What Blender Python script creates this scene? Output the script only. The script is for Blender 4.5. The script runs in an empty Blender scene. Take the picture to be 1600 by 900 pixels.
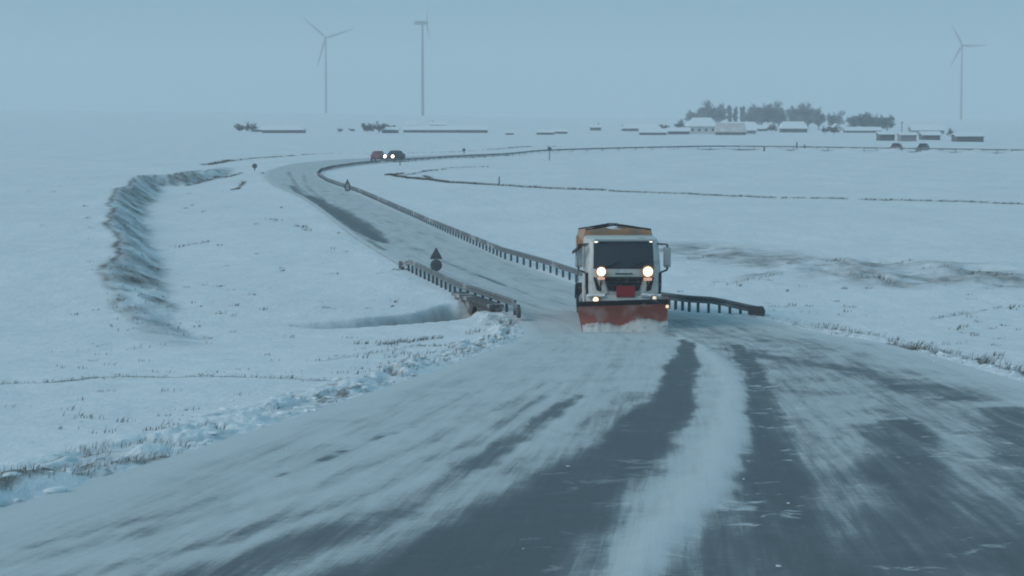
import bpy, math, random
import numpy as np
from mathutils import Vector, Matrix

# ------------------------------------------------------------------ camera, light, exposure
SC = bpy.context.scene
COL = SC.collection
R = math.radians
CAMZ, FPX, HORIZ = 7.0, 3500.0, 178.0          # eye above the plain, focal length and horizon row of a 1600 px wide picture
PITCH = math.atan((450.0 - HORIZ) / FPX)

cam_d = bpy.data.cameras.new('camera')
cam_d.sensor_width = 36.0
cam_d.lens = 36.0 * FPX / 1600.0
cam_d.clip_start = 0.3
cam_d.clip_end = 30000.0
cam = bpy.data.objects.new('camera', cam_d)
COL.objects.link(cam)
cam.location = (0.0, 0.0, CAMZ)
cam.rotation_euler = (math.pi / 2 - PITCH, 0.0, 0.0)
SC.camera = cam

SUN_EL, SUN_AZ = R(32), R(250)
world = bpy.data.worlds.new('World')
SC.world = world
world.use_nodes = True
wn, wl = world.node_tree.nodes, world.node_tree.links
wn.clear()
sky = wn.new('ShaderNodeTexSky')
sky.sky_type = 'NISHITA'
sky.sun_disc = False
sky.sun_elevation = SUN_EL
sky.sun_rotation = SUN_AZ
sky.air_density = 1.0
sky.dust_density = 1.0
sky.ozone_density = 2.0
mix = wn.new('ShaderNodeMix'); mix.data_type = 'RGBA'
mix.inputs[0].default_value = 0.9                # closed overcast: the cloud deck hides most of the clear sky
mix.inputs[7].default_value = (1.36, 3.16, 4.32, 1.0)
bg = wn.new('ShaderNodeBackground'); bg.inputs['Strength'].default_value = 0.1
wo = wn.new('ShaderNodeOutputWorld')
wl.new(sky.outputs[0], mix.inputs[6]); wl.new(mix.outputs[2], bg.inputs['Color']); wl.new(bg.outputs[0], wo.inputs['Surface'])

sun_d = bpy.data.lights.new('sun', 'SUN')
sun_d.energy = 1.15
sun_d.angle = R(35)
sun_d.color = (1.0, 0.97, 0.93)
sun = bpy.data.objects.new('sun', sun_d)
COL.objects.link(sun)
dirv = Vector((math.sin(SUN_AZ) * math.cos(SUN_EL), math.cos(SUN_AZ) * math.cos(SUN_EL), math.sin(SUN_EL)))
sun.rotation_euler = dirv.to_track_quat('Z', 'Y').to_euler()
sun.location = (0, 0, 120)

SC.view_settings.view_transform = 'Standard'
SC.view_settings.look = 'None'
SC.view_settings.exposure = 0.12
SC.view_settings.gamma = 1.0
SC.render.engine = 'CYCLES'
SC.cycles.use_denoising = True
SC.cycles.max_bounces = 6
SC.cycles.diffuse_bounces = 3
SC.cycles.volume_bounces = 2
SC.cycles.filter_width = 2.0

# ------------------------------------------------------------------ numpy noise
def _hash(ix, iy, seed):
    h = (ix.astype(np.int64) * 374761393 + iy.astype(np.int64) * 668265263 + seed * 974634777) & 0xFFFFFFFF
    h = ((h ^ (h >> 13)) * 1274126177) & 0xFFFFFFFF
    return ((h ^ (h >> 16)) & 0xFFFF) / 65535.0

def vnoise(x, y, seed=0):
    x0, y0 = np.floor(x), np.floor(y)
    fx, fy = x - x0, y - y0
    fx, fy = fx * fx * (3 - 2 * fx), fy * fy * (3 - 2 * fy)
    a, b = _hash(x0, y0, seed), _hash(x0 + 1, y0, seed)
    c, d = _hash(x0, y0 + 1, seed), _hash(x0 + 1, y0 + 1, seed)
    return (a * (1 - fx) + b * fx) * (1 - fy) + (c * (1 - fx) + d * fx) * fy

def fbm(x, y, seed=0, o=4):
    t, amp, tot = 0, 1.0, 0
    for k in range(o):
        t = t + amp * vnoise(x, y, seed + k * 17)
        tot += amp
        amp *= 0.5
        x, y = x * 2.03 + 7.1, y * 2.03 + 3.3
    return t / tot

def sstep(a, b, x):
    t = np.clip((x - a) / (b - a), 0, 1)
    return t * t * (3 - 2 * t)

# ------------------------------------------------------------------ shape of the land
SLOPE = 0.0712
def base_h(x, y):
    """smooth ground: the hillside the road comes down, the flat plain, the low rise far on the left"""
    x = np.asarray(x, float); y = np.asarray(y, float)
    w = 1.2
    yy = np.maximum(y, -25.0)
    z = SLOPE * w * np.logaddexp(0, (71.0 - yy) / w)
    az = x / np.maximum(y, 50.0)
    tgt = np.interp(az, [-0.25, -0.083, -0.04, 0.03, 0.2, 0.25], [11.5, 8.0, 5.2, 1.6, -0.8, -0.8])
    z = z + tgt * sstep(500.0, 2500.0, np.hypot(x, y)) * (y > 0)
    return z

CP, SP = math.cos(PITCH), math.sin(PITCH)
_ds = np.concatenate([np.arange(6, 140, 0.05), np.geomspace(140, 8000, 6000)])
def ground(px, py):
    """where the ground lies that the photograph shows at (px, py)"""
    u, v = (px - 800.0) / FPX, (450.0 - py) / FPX
    dx, dy, dz = u, CP + v * SP, -SP + v * CP
    t = _ds / dy
    z = CAMZ + dz * t
    k = int(np.argmax(z <= base_h(dx * t, _ds)))
    return np.array([dx * t[k], _ds[k]])
def line(pts): return np.array([ground(*p) for p in pts])

def catmull(P, n):
    P = np.asarray(P, float)
    Q = np.vstack([2 * P[0] - P[1], P, 2 * P[-1] - P[-2]])
    out = []
    for i in range(len(P) - 1):
        p0, p1, p2, p3 = Q[i:i + 4]
        t = np.linspace(0, 1, n, endpoint=False)[:, None]
        out.append(0.5 * (2 * p1 + (p2 - p0) * t + (2 * p0 - 5 * p1 + 4 * p2 - p3) * t ** 2 + (3 * p1 - p0 - 3 * p2 + p3) * t ** 3))
    out.append(P[-1:])
    return np.vstack(out)

def dist_poly(X, Y, poly, vals=None):
    """distance, signed side (+ left of travel), interpolated value along a polyline"""
    best = np.full(X.shape, 1e9); side = np.ones(X.shape); val = np.zeros(X.shape)
    for i in range(len(poly) - 1):
        a, b = poly[i], poly[i + 1]
        dx, dy = b - a
        L2 = dx * dx + dy * dy + 1e-12
        t = np.clip(((X - a[0]) * dx + (Y - a[1]) * dy) / L2, 0, 1)
        ex, ey = X - a[0] - t * dx, Y - a[1] - t * dy
        d = np.sqrt(ex * ex + ey * ey)
        m = d < best
        best = np.where(m, d, best)
        side = np.where(m, np.sign(dx * ey - dy * ex), side)
        if vals is not None: val = np.where(m, vals[i] * (1 - t) + vals[i + 1] * t, val)
    return best, side, val

# road edges, left and right, metres (x across the view, y away)
EDGES = [((-6.4, -9), (7.0, -9)), ((-4.9, 8), (7.4, 8)), ((-4.0, 17.5), (7.9, 18)), ((-3.2, 25), (8.2, 26)), ((-2.1, 36), (8.7, 37)),
         ((-0.7, 52), (9.6, 52)), ((0.4, 66), (10.0, 65)), ((0.3, 75.5), (8.6, 75.5)), ((-0.4, 79.5), (5.3, 79.6)), ((-2.1, 88), (3.1, 89)),
         ((-4.5, 100), (1.0, 100)), ((-9.0, 128), (-3.7, 130)), ((-17, 184), (-12, 186)), ((-24.5, 228), (-19.4, 233)),
         ((-28.8, 262), (-23, 264)), ((-30.5, 290), (-23.6, 286)), ((-30, 322), (-21.5, 308)), ((-24.7, 350), (-17.3, 330)),
         ((-13, 378), (-8.5, 358)), ((4.0, 411), (7.5, 398)), ((37.0, 455), (38, 442)), ((67, 434), (65, 422)), ((93, 405), (90, 395)), ((160, 330), (156, 322))]
EL = catmull([e[0] for e in EDGES], 14)
ER = catmull([e[1] for e in EDGES], 14)
ECx = (EL + ER) / 2

def road_s(X, Y):
    """distance outside the road (negative on it) and which side"""
    hw = np.hypot(*(EL - ER).T) / 2
    s = np.full(X.shape, 1e3); sd = np.zeros(X.shape)
    m = (Y > -12) & (Y < 480) & (np.abs(X) < 170)
    x, y = X[m], Y[m]
    dl, sl, _ = dist_poly(x, y, EL)
    dr, sr, _ = dist_poly(x, y, ER)
    inside = (sl < 0) & (sr > 0)
    d = np.minimum(dl, dr)
    s[m] = np.where(inside, -d, d)
    sd[m] = np.where(dl < dr, -1.0, 1.0)
    return s, sd

BANK = catmull([(-7.0, 58), (-9.5, 68), (-11.4, 77), (-14.4, 93.5), (-17.3, 110), (-21, 130), (-26.2, 161), (-30.5, 195), (-33.6, 217), (-32.2, 227), (-31.7, 240), (-33, 268), (-37, 300)], 5)
DITCH = np.array([(0.6, 83.5), (-1.5, 81.5), (-2.6, 78.0), (-4.6, 75.0), (-7.2, 73.2)])
ROUGH_SHADE = [(line([(1050, 384), (1160, 398), (1290, 412), (1400, 436)]), 3.4, 0.60), (line([(1180, 412), (1300, 425), (1410, 447)]), 1.6, 0.70),
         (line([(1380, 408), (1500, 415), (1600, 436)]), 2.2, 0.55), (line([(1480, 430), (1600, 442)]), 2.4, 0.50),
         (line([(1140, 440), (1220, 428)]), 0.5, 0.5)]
# lines of dry weeds showing through the snow: pixels, spread, clumps per metre, height, soil
WEEDS = [
    ([(-30, 786), (60, 762), (130, 742), (260, 716), (420, 692), (500, 664), (560, 628), (640, 606), (720, 582), (790, 556), (845, 530)], 0.26, 150, 0.06, 0.64),
    ([(105, 730), (150, 706), (240, 696), (330, 706)], 0.22, 60, 0.08, 0.30),
    ([(-30, 598), (80, 594), (150, 588), (300, 586), (430, 588), (560, 592)], 0.20, 30, 0.06, 0.72),
    ([(-20, 633), (70, 630)], 0.08, 20, 0.10, 0.45),
    ([(590, 540), (640, 533), (690, 527)], 0.10, 30, 0.12, 0.5),
    ([(480, 565), (560, 556), (690, 540)], 0.12, 10, 0.10, 0.42),
    ([(730, 522), (790, 512), (812, 505)], 0.20, 30, 0.16, 0.45),
    ([(1275, 512), (1335, 516)], 0.25, 40, 0.20, 0.6), ([(1345, 524), (1380, 526)], 0.2, 20, 0.15, 0.5),
    ([(1385, 538), (1440, 548), (1500, 556), (1560, 576), (1620, 592)], 0.25, 40, 0.20, 0.62),
    ([(1455, 500), (1510, 492), (1550, 482), (1620, 476)], 0.18, 16, 0.14, 0.55),
    ([(1200, 487), (1300, 493), (1440, 497)], 0.15, 4, 0.10, 0.40),
    ([(1055, 405), (1115, 401)], 0.2, 14, 0.14, 0.5), ([(1290, 408), (1330, 412)], 0.2, 18, 0.16, 0.55), ([(1385, 407), (1490, 408)], 0.2, 12, 0.14, 0.5),
    ([(1430, 418), (1590, 430)], 0.25, 12, 0.16, 0.5), ([(1330, 432), (1415, 452)], 0.3, 16, 0.18, 0.6), ([(1120, 450), (1220, 432)], 0.2, 8, 0.12, 0.45),
    ([(603, 273), (640, 279), (700, 286), (745, 289)], 0.2, 60, 0.34, 0.8), ([(740, 288.5), (900, 296), (945, 298)], 0.2, 46, 0.32, 0.8),
    ([(950, 298.3), (1050, 302), (1215, 308.6)], 0.2, 34, 0.28, 0.7), ([(1220, 309), (1400, 313), (1640, 319)], 0.2, 38, 0.28, 0.7),
    ([(603, 273), (630, 271)], 0.4, 30, 0.35, 0.75), ([(630, 274), (665, 268), (700, 264)], 0.4, 12, 0.3, 0.6), ([(660, 274), (672, 279)], 0.3, 10, 0.3, 0.5),
    ([(695, 262), (780, 260)], 0.5, 12, 0.3, 0.6),
    ([(322, 258), (345, 254), (360, 251)], 0.8, 22, 0.4, 0.7), ([(360, 252), (400, 247), (425, 246)], 0.8, 10, 0.3, 0.5),
    ([(412, 247), (460, 243)], 0.8, 12, 0.35, 0.6), ([(470, 242), (520, 240)], 0.8, 8, 0.3, 0.5), ([(530, 241), (690, 238)], 0.9, 3, 0.3, 0.4),
    ([(690, 238), (740, 236), (800, 231)], 0.8, 4, 0.35, 0.5), ([(795, 231), (835, 229), (880, 229)], 0.8, 10, 0.4, 0.55),
    ([(412, 272), (425, 266), (436, 264)], 0.3, 14, 0.3, 0.6),
    ([(290, 290), (330, 281), (378, 272)], 0.3, 14, 0.25, 0.55), ([(340, 299), (372, 294), (381, 284)], 0.25, 14, 0.25, 0.6),
    ([(270, 387), (330, 377)], 0.15, 10, 0.14, 0.5), ([(395, 340), (430, 345), (470, 352), (480, 362)], 0.3, 8, 0.16, 0.42),
    ([(90, 548), (200, 545), (280, 540)], 0.15, 5, 0.10, 0.35),
]
WEED_LINES = [(line(p), s, dn, h, so) for p, s, dn, h, so in WEEDS]

def land(X, Y):
    """full ground height and how much bare soil, grass or painted shade shows"""
    z = base_h(X, Y)
    soil = np.zeros(X.shape); thin = np.zeros(X.shape)
    D = np.hypot(X, Y)
    near = D < 700
    z = z + np.where(near, 0.30 * (fbm(X / 14, Y / 14, 3, 3) - 0.5) + 0.13 * (fbm(X / 2.6, Y / 4.0, 9, 3) - 0.5), 0)
    z = z + np.where(D < 90, 0.035 * (fbm(X / 0.7, Y / 0.5, 21, 3) - 0.5), 0)
    # cut bank of the stream on the left
    m = (Y > 45) & (Y < 330) & (X < 5) & (X > -75)
    d, sd, t = dist_poly(X[m], Y[m], BANK, BANK[:, 1])
    wob = (fbm(X[m] / 5, Y[m] / 5, 31, 3) - 0.5) * 2.0
    W = 2.3 + 0.8 * (fbm(X[m] / 9, Y[m] / 9, 32, 2) - 0.5)
    hb = np.interp(t, [58, 75, 95, 125, 200, 240, 300], [0.0, 0.45, 0.85, 1.25, 1.2, 0.9, 0.0])
    dl = d * sd + wob * 0.55
    up = sstep(0.0, 1.0, dl / W)
    fade = 1 - 0.6 * sstep(12, 45, dl)
    z[m] += hb * up * fade
    face = np.exp(-((dl / W - 0.45) / 0.42) ** 2) * np.clip(hb / 1.0, 0, 1)
    streak = fbm(X[m] / 3.0 + 0.15 * Y[m], (Y[m] - 1.2 * X[m]) / 3.4, 35, 5)
    face = np.exp(-(np.abs(dl / W - 0.50) / 0.50) ** 4) * np.clip(hb / 0.45, 0, 1)
    thin[m] = np.maximum(thin[m], face * np.clip(0.42 + 1.7 * (streak - 0.47) + 1.1 * (fbm(X[m] / 4, Y[m] / 7, 36, 3) - 0.5) + 1.2 * (fbm(X[m] / 0.8, Y[m] / 2.0, 34, 3) - 0.5), 0.04, 0.78))
    lip = np.exp(-((dl / W - 0.97) / 0.09) ** 2) * np.clip(hb / 0.9, 0, 1)
    thin[m] = np.maximum(thin[m], lip * np.clip(0.9 + 2.5 * (streak - 0.5), 0, 0.85))
    z[m] += face * (0.22 * (streak - 0.5) + 0.40 * (fbm(X[m] / 1.1, Y[m] / 2.2, 37, 4) - 0.5))
    # stream ditch by the culvert
    m = (Y > 66) & (Y < 92) & (X < 6) & (X > -14)
    d, sd, t = dist_poly(X[m], Y[m], DITCH, np.array([1, 1, 1, 0.75, 0.0]))
    d = d + 0.5 * (fbm(X[m] / 1.6, Y[m] / 2.2, 38, 3) - 0.5)
    cut = 1.25 * t * np.exp(-(d / 0.95) ** 6)
    z[m] -= cut
    soil[m] = np.maximum(soil[m], 0.0 * d)
    thin[m] = np.maximum(thin[m], (0.35 + 0.5 * fbm(X[m] / 0.8, Y[m] / 0.8, 39, 3)) * np.exp(-((d - 0.65) / 0.45) ** 4) * np.minimum(1, t * 1.5))
    soil[m] = np.maximum(soil[m], 0.35 * np.exp(-(d / 0.5) ** 2) * t)
    # wind-scoured rough grass on the right, hill shadow painted into its dark bands
    for pl, w, a in ROUGH_SHADE:
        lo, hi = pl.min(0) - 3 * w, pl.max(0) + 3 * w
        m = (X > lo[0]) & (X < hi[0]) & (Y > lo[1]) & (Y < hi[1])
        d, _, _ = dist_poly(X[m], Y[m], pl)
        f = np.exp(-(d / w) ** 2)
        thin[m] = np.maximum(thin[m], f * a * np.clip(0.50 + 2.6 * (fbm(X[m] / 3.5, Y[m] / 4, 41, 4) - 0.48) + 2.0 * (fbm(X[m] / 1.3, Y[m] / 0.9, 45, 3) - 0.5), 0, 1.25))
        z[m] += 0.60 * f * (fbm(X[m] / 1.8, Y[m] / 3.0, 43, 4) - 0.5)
    for pl, sp, dn, h, so in WEED_LINES:
        lo, hi = pl.min(0) - 3, pl.max(0) + 3
        m = (X > lo[0]) & (X < hi[0]) & (Y > lo[1]) & (Y < hi[1])
        if not m.any(): continue
        d, _, _ = dist_poly(X[m] + 0.5 * sp * (fbm(X[m] / 1.1, Y[m] / 1.1, 51, 2) - 0.5), Y[m] + 1.6 * sp * (fbm(X[m] / 0.9, Y[m] / 0.9, 52, 3) - 0.5), pl)
        f = np.exp(-(d / (sp * 0.8)) ** 2)
        soil[m] = np.maximum(soil[m], f * so * 0.9)
    # the road bed and the ploughed banks along it
    s, sd = road_s(X, Y)
    inside = s < 0
    zr = base_h(X, Y)
    k = sstep(1.6, 0.0, s) if False else 1 - sstep(0.0, 1.6, s)
    z = z * (1 - k) + (zr - 0.02) * k
    z = np.where(inside, zr - 0.16 * sstep(0, 0.5, -s), z)
    nb = np.where(Y < 78, 1.0, 0.25) * (D < 420)
    lump = fbm(s / 0.42 + 0.2 * Y, Y / 1.25, 61, 4)
    big = fbm(X / 3.5, Y / 3.5, 63, 2)
    ridge = np.exp(-((s - 0.75) / 0.55) ** 2) * (s > -0.25)
    z = z + nb * ridge * (0.03 + 0.28 * sstep(0.3, 0.75, lump)) * (0.4 + big) * np.where(sd < 0, 0.75, 0.45)
    # ploughed berm along the far stretch of road below the village
    z = z + np.where((sd > 0) & (Y > 340) & (D < 700), 0.62 * sstep(372, 395, Y) * np.exp(-((s - 1.6) / 1.3) ** 2) * (s > 0.0), 0)
    # dirty gaps between the ploughed lumps, their shadow lines painted in
    gap = np.exp(-((s - 0.75) / 0.55) ** 4) * (s > 0) * (Y < 78) * np.where(sd < 0, 1.0, 0.6) * (D < 200)
    cr = fbm(s / 0.36 + 0.15 * Y + 3, Y / 1.3, 67, 6)
    thin = np.maximum(thin, gap * (0.25 * (1 - sstep(0.4, 0.5, lump)) + 0.62 * (1 - sstep(0.01, 0.05, np.abs(cr - 0.5)))) * sstep(0.25, 0.5, big + 0.1))
    return z, soil, thin

# ------------------------------------------------------------------ materials
def new_mat(name):
    m = bpy.data.materials.new(name); m.use_nodes = True
    n, l = m.node_tree.nodes, m.node_tree.links
    return m, n, l, n['Principled BSDF']

def plain(name, rgb, rough=0.6, metal=0.0, var=0.25, scale=6.0, dirt=None, dirt_amt=0.4, bump=0.0):
    """a base colour broken by noise, with an optional second colour (dirt, snow, rust) in patches"""
    m, n, l, b = new_mat(name)
    tc = n.new('ShaderNodeTexCoord')
    no = n.new('ShaderNodeTexNoise'); no.inputs['Scale'].default_value = scale; no.inputs['Detail'].default_value = 6
    l.new(tc.outputs['Object'], no.inputs['Vector'])
    mx = n.new('ShaderNodeMix'); mx.data_type = 'RGBA'
    mx.inputs[6].default_value = (*[c * (1 - var) for c in rgb], 1)
    mx.inputs[7].default_value = (*[min(1, c * (1 + var)) for c in rgb], 1)
    l.new(no.outputs['Fac'], mx.inputs[0])
    out = mx.outputs[2]
    if dirt:
        n2 = n.new('ShaderNodeTexNoise'); n2.inputs['Scale'].default_value = scale * 0.6; n2.inputs['Detail'].default_value = 8
        l.new(tc.outputs['Object'], n2.inputs['Vector'])
        rp = n.new('ShaderNodeMapRange'); rp.inputs[1].default_value = 0.62 - 0.4 * dirt_amt; rp.inputs[2].default_value = 0.80 - 0.3 * dirt_amt
        l.new(n2.outputs['Fac'], rp.inputs[0])
        m2 = n.new('ShaderNodeMix'); m2.data_type = 'RGBA'
        l.new(rp.outputs[0], m2.inputs[0]); l.new(out, m2.inputs[6]); m2.inputs[7].default_value = (*dirt, 1)
        out = m2.outputs[2]
    l.new(out, b.inputs['Base Color'])
    b.inputs['Roughness'].default_value = rough
    b.inputs['Metallic'].default_value = metal
    if bump:
        bp = n.new('ShaderNodeBump'); bp.inputs['Strength'].default_value = bump
        l.new(no.outputs['Fac'], bp.inputs['Height']); l.new(bp.outputs[0], b.inputs['Normal'])
    return m

def lamp_mat(name, hot, rim, s_hot, s_rim, rad):
    """a lit lamp: hot bulb in the middle, weaker towards the rim"""
    m, n, l, b = new_mat(name)
    tc = n.new('ShaderNodeTexCoord')
    ln = n.new('ShaderNodeVectorMath'); ln.operation = 'LENGTH'
    l.new(tc.outputs['Object'], ln.inputs[0])
    mr = n.new('ShaderNodeMapRange'); mr.inputs[1].default_value = rad * 0.45; mr.inputs[2].default_value = rad
    mr.inputs[3].default_value = 1; mr.inputs[4].default_value = 0
    l.new(ln.outputs['Value'], mr.inputs[0])
    mx = n.new('ShaderNodeMix'); mx.data_type = 'RGBA'
    mx.inputs[6].default_value = (*[c * s_rim for c in rim], 1); mx.inputs[7].default_value = (*[c * s_hot for c in hot], 1)
    l.new(mr.outputs[0], mx.inputs[0])
    b.inputs['Base Color'].default_value = (0.6, 0.6, 0.6, 1)
    l.new(mx.outputs[2], b.inputs['Emission Color']); b.inputs['Emission Strength'].default_value = 1.0
    return m

SNOW = (0.80, 0.825, 0.84)
def snow_ground_mat():
    m, n, l, b = new_mat('snow_field')
    at = n.new('ShaderNodeAttribute'); at.attribute_name = 'soil'
    geo = n.new('ShaderNodeNewGeometry')
    def noise(scale, detail=6, sx=1, sy=1, rough=0.6):
        mp = n.new('ShaderNodeMapping'); mp.inputs['Scale'].default_value = (sx, sy, 1)
        l.new(geo.outputs['Position'], mp.inputs['Vector'])
        t = n.new('ShaderNodeTexNoise'); t.inputs['Scale'].default_value = scale; t.inputs['Detail'].default_value = detail; t.inputs['Roughness'].default_value = rough
        l.new(mp.outputs[0], t.inputs['Vector'])
        return t.outputs['Fac']
    def math_(op, a, b_, c=None):
        t = n.new('ShaderNodeMath'); t.operation = op
        for i, v in enumerate((a, b_, c)):
            if v is None: continue
            if isinstance(v, (int, float)): t.inputs[i].default_value = v
            else: l.new(v, t.inputs[i])
        return t.outputs[0]
    n1 = noise(1.1, 8, 1, 0.5)
    n2 = noise(6.0, 5, 1, 0.5)
    nn = math_('ADD', math_('MULTIPLY', n1, 0.7), math_('MULTIPLY', n2, 0.3))
    v = math_('ADD', at.outputs['Fac'], math_('MULTIPLY', math_('SUBTRACT', nn, 0.5), 1.3))
    mr = n.new('ShaderNodeMapRange'); mr.interpolation_type = 'SMOOTHSTEP'
    mr.inputs[1].default_value = 0.28; mr.inputs[2].default_value = 0.78
    l.new(v, mr.inputs[0])
    gate = n.new('ShaderNodeMapRange'); gate.inputs[1].default_value = 0.04; gate.inputs[2].default_value = 0.25
    l.new(at.outputs['Fac'], gate.inputs[0])
    fac = math_('MULTIPLY', mr.outputs[0], gate.outputs[0])
    a2 = n.new('ShaderNodeAttribute'); a2.attribute_name = 'thin'  # sparse snow cover, also carries the shade painted into the ground
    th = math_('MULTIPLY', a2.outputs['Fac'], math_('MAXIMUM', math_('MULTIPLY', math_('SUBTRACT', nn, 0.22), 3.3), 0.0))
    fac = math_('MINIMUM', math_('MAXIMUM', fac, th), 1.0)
    soilc = n.new('ShaderNodeMix'); soilc.data_type = 'RGBA'
    soilc.inputs[6].default_value = (0.055, 0.050, 0.044, 1); soilc.inputs[7].default_value = (0.19, 0.165, 0.125, 1)
    l.new(n2, soilc.inputs[0])
    # snow: old crust a little greyer than fresh drift, thin rime where weeds stand close below
    sn = n.new('ShaderNodeMix'); sn.data_type = 'RGBA'
    sn.inputs[6].default_value = (0.70, 0.725, 0.745, 1); sn.inputs[7].default_value = (0.86, 0.87, 0.885, 1)
    mot = n.new('ShaderNodeMapRange'); mot.inputs[1].default_value = 0.30; mot.inputs[2].default_value = 0.70
    l.new(math_('ADD', math_('MULTIPLY', noise(0.16, 7, 1, 0.35), 0.55), math_('MULTIPLY', noise(1.5, 6, 0.6, 0.45), 0.45)), mot.inputs[0])
    l.new(mot.outputs[0], sn.inputs[0])
    mx = n.new('ShaderNodeMix'); mx.data_type = 'RGBA'
    l.new(fac, mx.inputs[0]); l.new(sn.outputs[2], mx.inputs[6]); l.new(soilc.outputs[2], mx.inputs[7])
    l.new(mx.outputs[2], b.inputs['Base Color'])
    b.inputs['Roughness'].default_value = 0.85
    b.inputs['Specular IOR Level'].default_value = 0.25
    bp = n.new('ShaderNodeBump'); bp.inputs['Strength'].default_value = 0.55; bp.inputs['Distance'].default_value = 0.22
    hgt = math_('ADD', noise(0.9, 6, 1, 0.45), math_('MULTIPLY', noise(5, 4, 1, 0.5), 0.25))
    l.new(hgt, bp.inputs['Height']); l.new(bp.outputs[0], b.inputs['Normal'])
    return m

def road_mat():
    m, n, l, b = new_mat('road_snow_over_asphalt')
    def attr(nm):
        a = n.new('ShaderNodeAttribute'); a.attribute_name = nm; return a.outputs['Fac']
    bare, al, ac, wisp = attr('bare'), attr('along'), attr('across'), attr('wisp')
    def math_(op, a, b_, c=None, clamp=False):
        t = n.new('ShaderNodeMath'); t.operation = op; t.use_clamp = clamp
        for i, v in enumerate((a, b_, c)):
            if v is None: continue
            if isinstance(v, (int, float)): t.inputs[i].default_value = v
            else: l.new(v, t.inputs[i])
        return t.outputs[0]
    def noise(fa, fc, detail=5, off=0.0, rough=0.6, dist=0.0):
        c = n.new('ShaderNodeCombineXYZ')
        l.new(math_('MULTIPLY', ac, fc), c.inputs[0]); l.new(math_('MULTIPLY', al, fa), c.inputs[1]); c.inputs[2].default_value = off
        t = n.new('ShaderNodeTexNoise'); t.inputs['Scale'].default_value = 1.0; t.inputs['Detail'].default_value = detail
        t.inputs['Roughness'].default_value = rough; t.inputs['Distortion'].default_value = dist
        l.new(c.outputs[0], t.inputs['Vector'])
        return t.outputs['Fac']
    streak = noise(0.09, 3.6, 8, 0.0, 0.70)
    fine = noise(0.35, 11.0, 5, 4.0, 0.6)
    blot = noise(0.32, 1.1, 7, 8.0, 0.62, 0.6)
    cross = noise(2.4, 2.8, 5, 12.0, 0.62, 0.6)
    patch = noise(0.35, 0.5, 4, 30.0, 0.6, 0.5)
    grain = noise(9, 9, 3, 16.0)
    v = math_('ADD', bare, math_('MULTIPLY', math_('SUBTRACT', streak, 0.5), 0.95))
    v = math_('ADD', v, math_('MULTIPLY', math_('SUBTRACT', fine, 0.5), 0.42))
    v = math_('ADD', v, math_('MULTIPLY', math_('SUBTRACT', blot, 0.5), 0.90))
    v = math_('ADD', v, math_('MULTIPLY', math_('SUBTRACT', grain, 0.5), 0.30))
    mr = n.new('ShaderNodeMapRange'); mr.interpolation_type = 'SMOOTHSTEP'
    mr.inputs[1].default_value = 0.02; mr.inputs[2].default_value = 1.05
    l.new(v, mr.inputs[0])
    shp = n.new('ShaderNodeMapRange'); shp.interpolation_type = 'SMOOTHSTEP'
    shp.inputs[1].default_value = 0.38; shp.inputs[2].default_value = 0.78
    l.new(v, shp.inputs[0])
    soft_sharp = math_('ADD', math_('MULTIPLY', mr.outputs[0], 0.68), math_('MULTIPLY', shp.outputs[0], 0.32))
    # wind-laid wisps of snow lying across the bared asphalt
    ws = n.new('ShaderNodeMapRange'); ws.interpolation_type = 'SMOOTHSTEP'; ws.inputs[1].default_value = 0.60; ws.inputs[2].default_value = 0.72
    l.new(math_('ADD', cross, math_('MULTIPLY', math_('SUBTRACT', patch, 0.5), 0.7)), ws.inputs[0])
    fac = math_('MULTIPLY', soft_sharp, math_('SUBTRACT', 1.0, math_('MULTIPLY', ws.outputs[0], math_('MULTIPLY', wisp, 0.8))))
    fac = math_('MULTIPLY', fac, 0.93)
    asp = n.new('ShaderNodeMix'); asp.data_type = 'RGBA'
    asp.inputs[6].default_value = (0.024, 0.026, 0.030, 1); asp.inputs[7].default_value = (0.055, 0.058, 0.062, 1)
    l.new(grain, asp.inputs[0])
    sn = n.new('ShaderNodeMix'); sn.data_type = 'RGBA'
    sn.inputs[6].default_value = (0.52, 0.55, 0.55, 1); sn.inputs[7].default_value = (0.74, 0.76, 0.77, 1)
    l.new(math_('ADD', math_('MULTIPLY', streak, 0.6), math_('MULTIPLY', blot, 0.4)), sn.inputs[0])
    mx = n.new('ShaderNodeMix'); mx.data_type = 'RGBA'
    l.new(fac, mx.inputs[0]); l.new(sn.outputs[2], mx.inputs[6]); l.new(asp.outputs[2], mx.inputs[7])
    l.new(mx.outputs[2], b.inputs['Base Color'])
    rg = n.new('ShaderNodeMapRange'); rg.inputs[3].default_value = 0.85; rg.inputs[4].default_value = 0.48
    l.new(fac, rg.inputs[0]); l.new(rg.outputs[0], b.inputs['Roughness'])
    b.inputs['Specular IOR Level'].default_value = 0.35
    bp = n.new('ShaderNodeBump'); bp.inputs['Strength'].default_value = 0.5; bp.inputs['Distance'].default_value = 0.05
    hh = math_('ADD', math_('MULTIPLY', fac, -0.7), math_('ADD', math_('MULTIPLY', cross, 0.35), math_('ADD', math_('MULTIPLY', fine, 0.25), math_('MULTIPLY', grain, 0.12))))
    l.new(hh, bp.inputs['Height']); l.new(bp.outputs[0], b.inputs['Normal'])
    return m

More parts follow.
